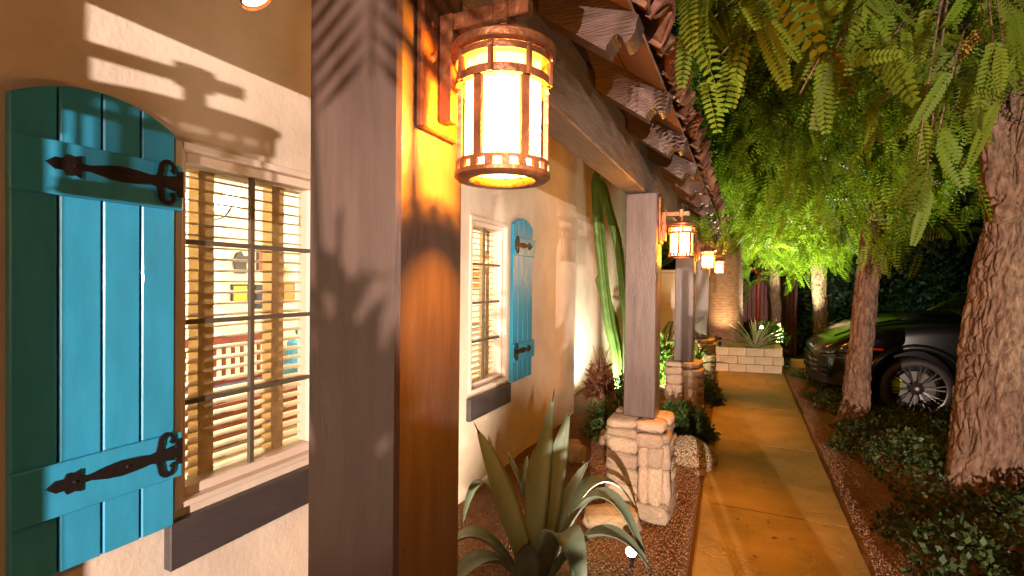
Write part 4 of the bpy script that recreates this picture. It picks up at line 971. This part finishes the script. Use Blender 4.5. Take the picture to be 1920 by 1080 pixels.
# hedge at the back and dark trees beyond
def hedge(name, label, x0, x1, y0f, z1, n, size, m, depth=.9):
    X = RNG.uniform(x0, x1, n); Z = z1 * RNG.random(n) ** .8; Y = y0f(X) + depth * RNG.random(n) + .25 * np.sin(X * 2.3 + Z * 1.7) + .2 * np.sin(X * 5.1 - Z * 3.3); Z = np.minimum(Z, z1 * (.88 + .1 * np.sin(X * 1.9)))
    V, F = scatter(LEAF4 * [1, 1.2, 1], LEAFF, np.stack([X, Y, Z], 1), RNG.normal(0, 1, (n, 3)), RNG.normal(0, .7, (n, 3)) + [0, -1, .3], RNG.uniform(.6, 1.3, n) * size); tag(put(name, np_mesh(name, V, F, m)), label, kind='stuff')
hedge("hedge", "tall dark hedge behind the car", .9, 11, lambda X: 13.2 - .15 * (X - 1), 4.2, 60000, .11, M['leafdark'])
hedge("hedge", "dark evergreen mass behind the gate and palm", -4.5, 1.4, lambda X: 14.2 + X * 0, 4.6, 24000, .13, M['leafdark'])

# ------------------------------------------------------------------ car (nose towards -x)
CX, CY = .86, 8.27
car = thing("parked_car", "black sport utility car parked beyond the trees", "car", (CX + 1.0, CY, -.02))
def body():
    st = [  # l, half width, z bottom, z shoulder, z top centre
        (0.0, .50, .34, .66, .74), (.05, .68, .30, .72, .80), (.14, .82, .27, .79, .87), (.32, .915, .26, .90, .97), (.6, .955, .26, 1.03, 1.11), (1.0, .97, .28, 1.11, 1.20), (1.4, .97, .30, 1.14, 1.24), (1.9, .965, .30, 1.13, 1.23),
        (2.6, .96, .30, 1.10, 1.2), (3.4, .965, .30, 1.12, 1.2), (4.0, .965, .30, 1.13, 1.2), (4.5, .90, .32, 1.1, 1.18), (4.78, .78, .36, 1.02, 1.1), (4.86, .6, .42, .95, 1.0)]
    def prof(w_, zb, zs, zt):
        h = [(0, zb), (w_ * .5, zb), (w_ * .92, zb), (w_ * .985, zb + .1), (w_ * 1.0, zb + (zs - zb) * .5), (w_ * .985, zs - .10), (w_ * .945, zs - .02), (w_ * .86, zs + .015), (w_ * .62, zs + (zt - zs) * .62), (w_ * .3, zt - .008), (0, zt)]
        h = crom(np.array(h), 24); return h
    L_ = crom(np.array(st), 64); G = []
    for l, w_, zb, zs, zt in L_:
        h = prof(w_, zb, zs, zt); full = np.vstack([np.stack([-h[:, 0], h[:, 1]], 1), np.stack([h[::-1][1:-1, 0], h[::-1][1:-1, 1]], 1)])
        G.append([(CX + l, CY + a, b) for a, b in full])
    G = np.array(G); r, c = G.shape[:2]; mb = MB()
    mb.add(G.reshape(-1, 3), [(i * c + j, i * c + (j + 1) % c, (i + 1) * c + (j + 1) % c, (i + 1) * c + j) for i in range(r - 1) for j in range(c)] + [tuple(range(c))[::-1], tuple((r - 1) * c + j for j in range(c))])
    return mb
WHL = [(CX + 1.0, -1), (CX + 1.0, 1), (CX + 3.9, -1), (CX + 3.9, 1)]; HUBZ = .34
bo = link("body", body(), M['car'], car, smooth=True)
cuts = []
for k, (wx, s) in enumerate(WHL):
    m_ = MB(); yc_ = CY + s * .86; m_.tube([(wx, yc_ - .22, HUBZ + .02), (wx, yc_ + .22, HUBZ + .02)], .435, 48); co = link("cutter", m_, M['plastic']); md = bo.modifiers.new("arch", 'BOOLEAN'); md.operation = 'DIFFERENCE'; md.object = co; md.solver = 'EXACT'; cuts.append(co)
dg = bpy.context.evaluated_depsgraph_get(); nm = bpy.data.meshes.new_from_object(bo.evaluated_get(dg)); bo.modifiers.clear(); bo.data = nm; nm.shade_smooth(); nm.set_sharp_from_angle(angle=R_(38))
for co in cuts: bpy.data.objects.remove(co)
# arch flares
for wx, s in WHL:
    mb = MB(); rows = []
    for a in np.linspace(-.12, math.pi + .12, 30):
        ro = 0; row = []
        for rr, dy in ((.432, -.04), (.432, .008), (.445, .016), (.50, .014), (.515, .002), (.515, -.05)):
            x = wx + rr * math.cos(a); row.append((x, CY + s * (.965 + dy), HUBZ + .02 + rr * math.sin(a)))
        rows.append(row)
    mb.grid(rows); link("wheel_arch", mb, M['car'], car, auto=50)
# cabin
cb = MB(); cs = [(1.42, .80, 1.15, 1.17), (1.75, .79, 1.12, 1.36), (2.15, .74, 1.1, 1.56), (2.5, .70, 1.1, 1.645), (3.1, .69, 1.1, 1.67), (3.8, .68, 1.1, 1.62), (4.3, .66, 1.1, 1.48), (4.7, .62, 1.08, 1.2)]
G = []
for l, w_, zb, zt in crom(np.array(cs), 30):
    wb = .90 if zt > 1.25 else .88; h = np.array([(-wb, zb), (-w_ - (wb - w_) * .35, zb + (zt - zb) * .55), (-w_, zt - .07), (-w_ * .85, zt - .015), (0, zt + .01), (w_ * .85, zt - .015), (w_, zt - .07), (w_ + (wb - w_) * .35, zb + (zt - zb) * .55), (wb, zb)])
    h = crom(h, 26); G.append([(CX + l, CY + a, b) for a, b in h])
cb.grid(G); link("greenhouse", cb, M['carglass'], car, smooth=True)
rp = MB(); rp.grid([[(CX + l, CY + a, z + .012) for a in np.linspace(-.62, .62, 7)] for l, z in ((2.32, 1.60), (2.6, 1.655), (3.1, 1.675), (3.8, 1.625), (4.2, 1.52))]); link("roof", rp, M['car'], car, smooth=True)
for s in (-1, 1):
    mb = MB(); mb.tube([(CX + 1.5, CY + s * .89, 1.14), (CX + 1.9, CY + s * .83, 1.4), (CX + 2.35, CY + s * .73, 1.6)], [.035, .03, .03], 8); link("pillar", mb, M['car'], car, smooth=True)
    mb = MB(); mb.bbox(CX + 1.85, CX + 2.05, CY + s * 1.06 - .10, CY + s * 1.06 + .10, 1.12, 1.27, .04); link("mirror", mb, M['car'], car)
    for l in (1.85, 2.75): mb = MB(); mb.box(CX + l, CX + l + .006, CY + s * .966 - .004, CY + s * .966 + .004, .42, 1.08); link("door_seam", mb, M['plastic'], car)
    # headlight, light strip, side reflector
    mb = MB(); rows = []
    plan = [(.05, .68), (.14, .82), (.24, .875), (.36, .928), (.5, .949)]
    for i, (l, w_) in enumerate(plan):
        zl, zh = .665 + .012 * i, .72 + .032 * i; rows.append([(CX + l - .012, CY + s * (w_ + .002), zl), (CX + l - .014, CY + s * (w_ + .012), (zl + zh) / 2), (CX + l - .004, CY + s * (w_ - .012), zh)])
    mb.grid(rows); link("headlight", mb, M['carglass'], car, smooth=True)
    mb = MB(); pts = [(CX + l - .018, CY + s * (w_ + .014), .655 - .004 * i) for i, (l, w_) in enumerate(plan)]; mb.tube(pts, .009, 6); link("light_strip", mb, M['alloy'], car, smooth=True)
    mb = MB(); mb.bbox(CX + .52, CX + .66, CY + s * .962 - .008, CY + s * .962 + .008, .775, .80, .003); link("side_reflector", mb, M['redlens'], car)
    # bonnet crease
    mb = MB(); mb.tube([(CX + l, CY + s * w_ * .80, z) for l, w_, z in ((.2, .84, .905), (.5, .93, 1.06), (.9, .965, 1.155), (1.38, .97, 1.195))], [.012, .014, .014, .01], 6); link("bonnet_crease", mb, M['car'], car, smooth=True)
pl_ = [(.30, -.90), (.12, -.79), (.035, -.62), (-.012, -.4), (-.02, 0), (-.012, .4), (.035, .62), (.12, .79), (.30, .90)]
for z in (.40, .465, .53, .595):
    mb = MB(); mb.tube([(CX + l - .012, CY + a, z) for l, a in crom(np.array(pl_[1:-1]), 20)], .014, 6); link("grille_bar", mb, M['plastic'], car, smooth=True)
mb = MB(); P = crom(np.array(pl_), 24); mb.grid([[(CX + l - .004, CY + a, z) for z in (.30, .34, .38)] for l, a in P]); link("bumper_lip", mb, M['plastic'], car, smooth=True)
def wheel(wx, s):
    y = CY + s * .955; wr = bpy.data.objects.new("wheel", None); COL.objects.link(wr); wr.parent = car; wr.location = Vector((wx, y, HUBZ)) - car.location
    c = (wx, y, HUBZ); q = -s                    # q: towards the inside
    mb = MB(); mb.lathe([(.285, 0), (.30, -.004 * s * -1), (.33, .004 * q), (.352, .02 * q), (.362, .05 * q), (.362, .22 * q), (.35, .25 * q), (.285, .26 * q)], 64, 'y', c); link("tyre", mb, M['rubber'], wr, smooth=True)
    mb = MB(); mb.lathe([(.266, .03 * q), (.27, .0), (.284, -.003 * q), (.288, .004 * q), (.284, .02 * q), (.262, .2 * q)], 64, 'y', c); link("rim", mb, M['alloy'], wr, auto=50)
    mb = MB()
    for k in range(10):
        a0 = k * 2 * math.pi / 10 + .1
        for da in (-.085, .085):
            pts = [(.07, a0 + da * .35), (.15, a0 + da * .75), (.267, a0 + da * 1.25)]
            for (r0, b0), (r1, b1) in zip(pts[:-1], pts[1:]):
                for_ = []
                p0 = np.array([wx + r0 * math.cos(b0), 0, HUBZ + r0 * math.sin(b0)]); p1 = np.array([wx + r1 * math.cos(b1), 0, HUBZ + r1 * math.sin(b1)]); d = p1 - p0; d /= np.linalg.norm(d); nn = np.array([-d[2], 0, d[0]]) * .0058
                dep0 = y + q * (.045 - .03 * (r0 / .267)); dep1 = y + q * (.045 - .03 * (r1 / .267))
                vs = [p + sg * nn + [0, dd + e_, 0] for p, dd in ((p0, dep0), (p1, dep1)) for sg in (-1, 1) for e_ in (0, q * .02)]
                mb.add(vs, [(0, 1, 3, 2), (4, 6, 7, 5), (0, 4, 5, 1), (2, 3, 7, 6), (0, 2, 6, 4), (1, 5, 7, 3)])
    link("spokes", mb, M['alloy'], wr)
    mb = MB(); mb.lathe([(.0005, .024 * q), (.03, .024 * q), (.072, .034 * q), (.08, .07 * q)], 28, 'y', c); link("hub", mb, M['plastic'], wr, auto=40)
    mb = MB(); mb.lathe([(.0005, .016 * q), (.026, .017 * q), (.03, .023 * q)], 24, 'y', c); link("hub_cap", mb, M['alloy'], wr, auto=40)
    em = MB(); em.prism([(-.011, .013), (.011, .013), (.011, -.002), (0, -.016), (-.011, -.002)], lambda u, v, d: (wx + u, y + q * d, HUBZ + v), .0135, .0157); link("crest_emblem", em, M['gold'], wr)
    mb = MB(); mb.lathe([(.06, .10 * q), (.2, .10 * q), (.2, .12 * q), (.06, .12 * q)], 40, 'y', c, True); link("brake_disc", mb, M['alloy'], wr, auto=40)
    mb = MB(); rows = []
    for a in np.linspace(2.55, 3.5, 10):
        rows.append([(wx + rr * math.cos(a), y + q * dd, HUBZ + rr * math.sin(a)) for rr, dd in ((.15, .075), (.16, .062), (.225, .062), (.235, .075), (.235, .14))])
    mb.grid(rows); link("brake_caliper", mb, M['lime'], wr, auto=40)
    mb = MB(); mb.lathe([(.26, .20 * q), (.0005, .2 * q)], 40, 'y', c); link("wheel_well_liner", mb, M['plastic'], wr)
for wx, s in WHL: wheel(wx, s)

for (x, y, L_, rz, lb) in ((1.22, 9.32, .45, 1.5, "worn concrete wheel stop near the nose of the car"), (1.72, 6.86, .5, -.15, "pale concrete wheel stop in the ground cover below the car wheel")):
    mb = MB(); prof = [(-.07, 0), (.07, 0), (.05, .11), (.03, .125), (-.03, .125), (-.05, .11)]; mb.prism(prof, lambda u, v, d: (d, u, v), -L_ / 2, L_ / 2); o = tag(link("wheel_stop", mb, M['block'], at=(x, y, -.02)), lb, "wheel stop", "concrete wheel stops"); o.rotation_euler = (0, 0, rz)

# ------------------------------------------------------------------ garden lamps
def well_light(loc, target, power, col, label, angle=80, lens=True, face=None):
    loc = Vector(loc); t = thing("garden_spotlight", label, "spotlight", loc, "low garden spotlights"); d = (Vector(target) - loc).normalized(); d0 = d; d = Vector(face).normalized() if face else d
    mb = MB(); mb.tube([loc + Vector((0, 0, -.08)), loc + Vector((0, 0, .03))], .008, 6); link("stake", mb, M['iron'], t)
    c = loc + Vector((0, 0, .045)); mb = MB(); mb.tube([c - d * .05, c + d * (.035 if lens else .10)], [.022, .03], 16, cap=False); mb.tube([c - d * .05, c - d * .052], [.022, .002], 16); link("housing", mb, M['iron'], t)
    mb = MB(); mb.tube([c + d * .024, c + d * .027], .027, 16); link("lens", mb, M['bulb'] if lens else M['dimbulb'], t)
    spot("garden_light", c + d * (.05 if lens else .11), target, power, col, angle, .6, .02, t); return t
WARM = (1, .78, .55); WHITE = (1, .93, .78); GREENISH = (1, .96, .6)
# bed light below the agave: a bare glowing lens turned up towards wall and camera side
well_light((-.53, 2.70, .05), (-1.6, 2.6, .8), LIGHT['bed'], WARM, "bright glaring spotlight in the gravel right of the agave", 100, True, (.05, -.75, .75))
well_light((-1.42, 6.35, .05), (-2.1, 6.7, 1.3), LIGHT['cactus'], (1, .95, .72), "spotlight hidden in the shrubs below the cactus", 140, False)
well_light((-.95, 7.3, .03), (-1.2, 8.6, .7), LIGHT['bush'], (1, .95, .6), "spotlight behind the second pier lighting the ferns", 95)
well_light((.30, 10.42, .70), (.5, 11.4, 1.5), LIGHT['yucca'], (1, 1, .9), "glaring white spotlight behind the yucca", 95, True, (-.05, -.9, .45))
well_light((-.40, 9.98, .43), (-.385, 10.72, 1.75), LIGHT['palm'], (1, .72, .42), "small spotlight in the planter gravel washing up the palm trunk", 105, False)
well_light((.88, 11.2, .02), (.9, 11.5, 3.2), LIGHT['far_tree'], GREENISH, "spotlight by the path end lighting the far crown", 80, False)
well_light((.72, 10.3, .03), (.7, 7.9, 4.0), LIGHT['tree'], GREENISH, "spotlight in the strip lighting the middle tree", 84, False)
well_light((2.4, 3.7, .12), (.5, 3.5, 3.2), LIGHT['near_tree'], GREENISH, "added spotlight out of view, brightening the nearest branches", 100, False)  # unseen lamp added to lighten the near fronds
well_light((3.2, 11.6, .02), (3.0, 13.2, 1.0), LIGHT['hedge'], (.4, .9, .8), "dim cool spotlight in front of the hedge", 120)
point("gate_fill_light", (.1, 12.4, 2.6), LIGHT['gate'], (1, .35, .1), .05)  # hidden light added to brighten the gate, no fixture built
# flood lamps on stands behind the camera: what lights the wall and the post faces
def flood(loc, target, power, col, angle, blend, label):
    loc = Vector(loc); d = Vector(target) - loc; fl = thing("flood_lamp", label, "lamp", (loc.x, loc.y, 0), "flood lamps on stands behind the camera"); a = math.atan2(d.y, d.x) - math.pi / 2
    mb = MB(); mb.tube([(loc.x, loc.y, 0), (loc.x, loc.y, loc.z - .085)], .018, 10); link("stand", mb, M['iron'], fl)
    for nm, b, m in (("housing", (-.09, .09, -.11, -.04, -.08, .08), M['iron']), ("lens", (-.075, .075, -.038, -.036, -.065, .065), M['bulb'])):
        mb = MB(); mb.box(*b, rot=None); o = link(nm, mb, m, fl, at=loc); o.rotation_euler = (0, 0, a)
    spot("flood_light", loc, target, power, col, angle, blend, .012, fl)
flood((1.93, -7.0, 1.62), (-1.2, 1.6, 1.5), LIGHT['flood'], (1, .76, .62), 46, .3, "flood lamp far back along the path behind the camera")
flood((.8, -1.2, 1.75), (-1.45, 5.3, 1.55), LIGHT['flood_fill'], (1, .75, .58), 27, .6, "added fill flood lamp close behind the camera")  # unseen fill lamp, added to light the wall by the farther window
# unseen planting placed behind the camera for its shadows on posts and wall
yp = thing("young_palm", "young palm with drooping fronds behind the camera", "palm", (1.35, -3.3, 0))
mb = MB(); mb.tube([(1.35, -3.3, -.05), (1.33, -3.3, .8), (1.3, -3.3, 1.5)], [.11, .09, .08], 12); link("trunk", mb, M['palmbark'], yp, smooth=True)
PT = frond_template(26, .30, .014, .9, .35)
for (a, b) in (((.80, -3.2, 2.26), (.735, -3.2, 1.86)), ((.71, -3.25, 2.28), (.66, -3.22, 1.80)), ((.62, -3.2, 2.3), (.60, -3.15, 1.92)), ((.45, -3.1, 2.2), (.17, -3.0, 1.95)), ((1.2, -2.9, 2.2), (1.1, -2.4, 2.1)), ((1.8, -3.3, 2.2), (2.2, -3.2, 1.9)), ((1.25, -3.8, 2.2), (1.2, -4.2, 1.9))):
    a, b = np.array(a) + [0, 0, .07], np.array(b) + [0, 0, .07]; V, F = scatter(*PT, a[None], (b - a)[None], np.array([[.15, -1., .1]]), [np.linalg.norm(b - a) * 1.25]); fr = put("palm_frond", np_mesh("palm_frond", V, F, M['leafdark']), yp)
    mb = MB(); mb.tube(bez((1.3, -3.3, 1.5), ((1.3 + a[0]) / 2, (a[1] - 3.3) / 2, 2.45), a, 10), [.012] * 6 + [.009] * 4, 5); link("stalk", mb, M['shrub'], fr)
bush("slim_shadow_shrub", "slim shrub added behind the camera to shade the foreground post", (.70, -3.25, .0), .15, .17, 1.74, 13000, .10, M['shrub'], 31, 6, .1)  # unseen shrub put in to block the flood on the lower post
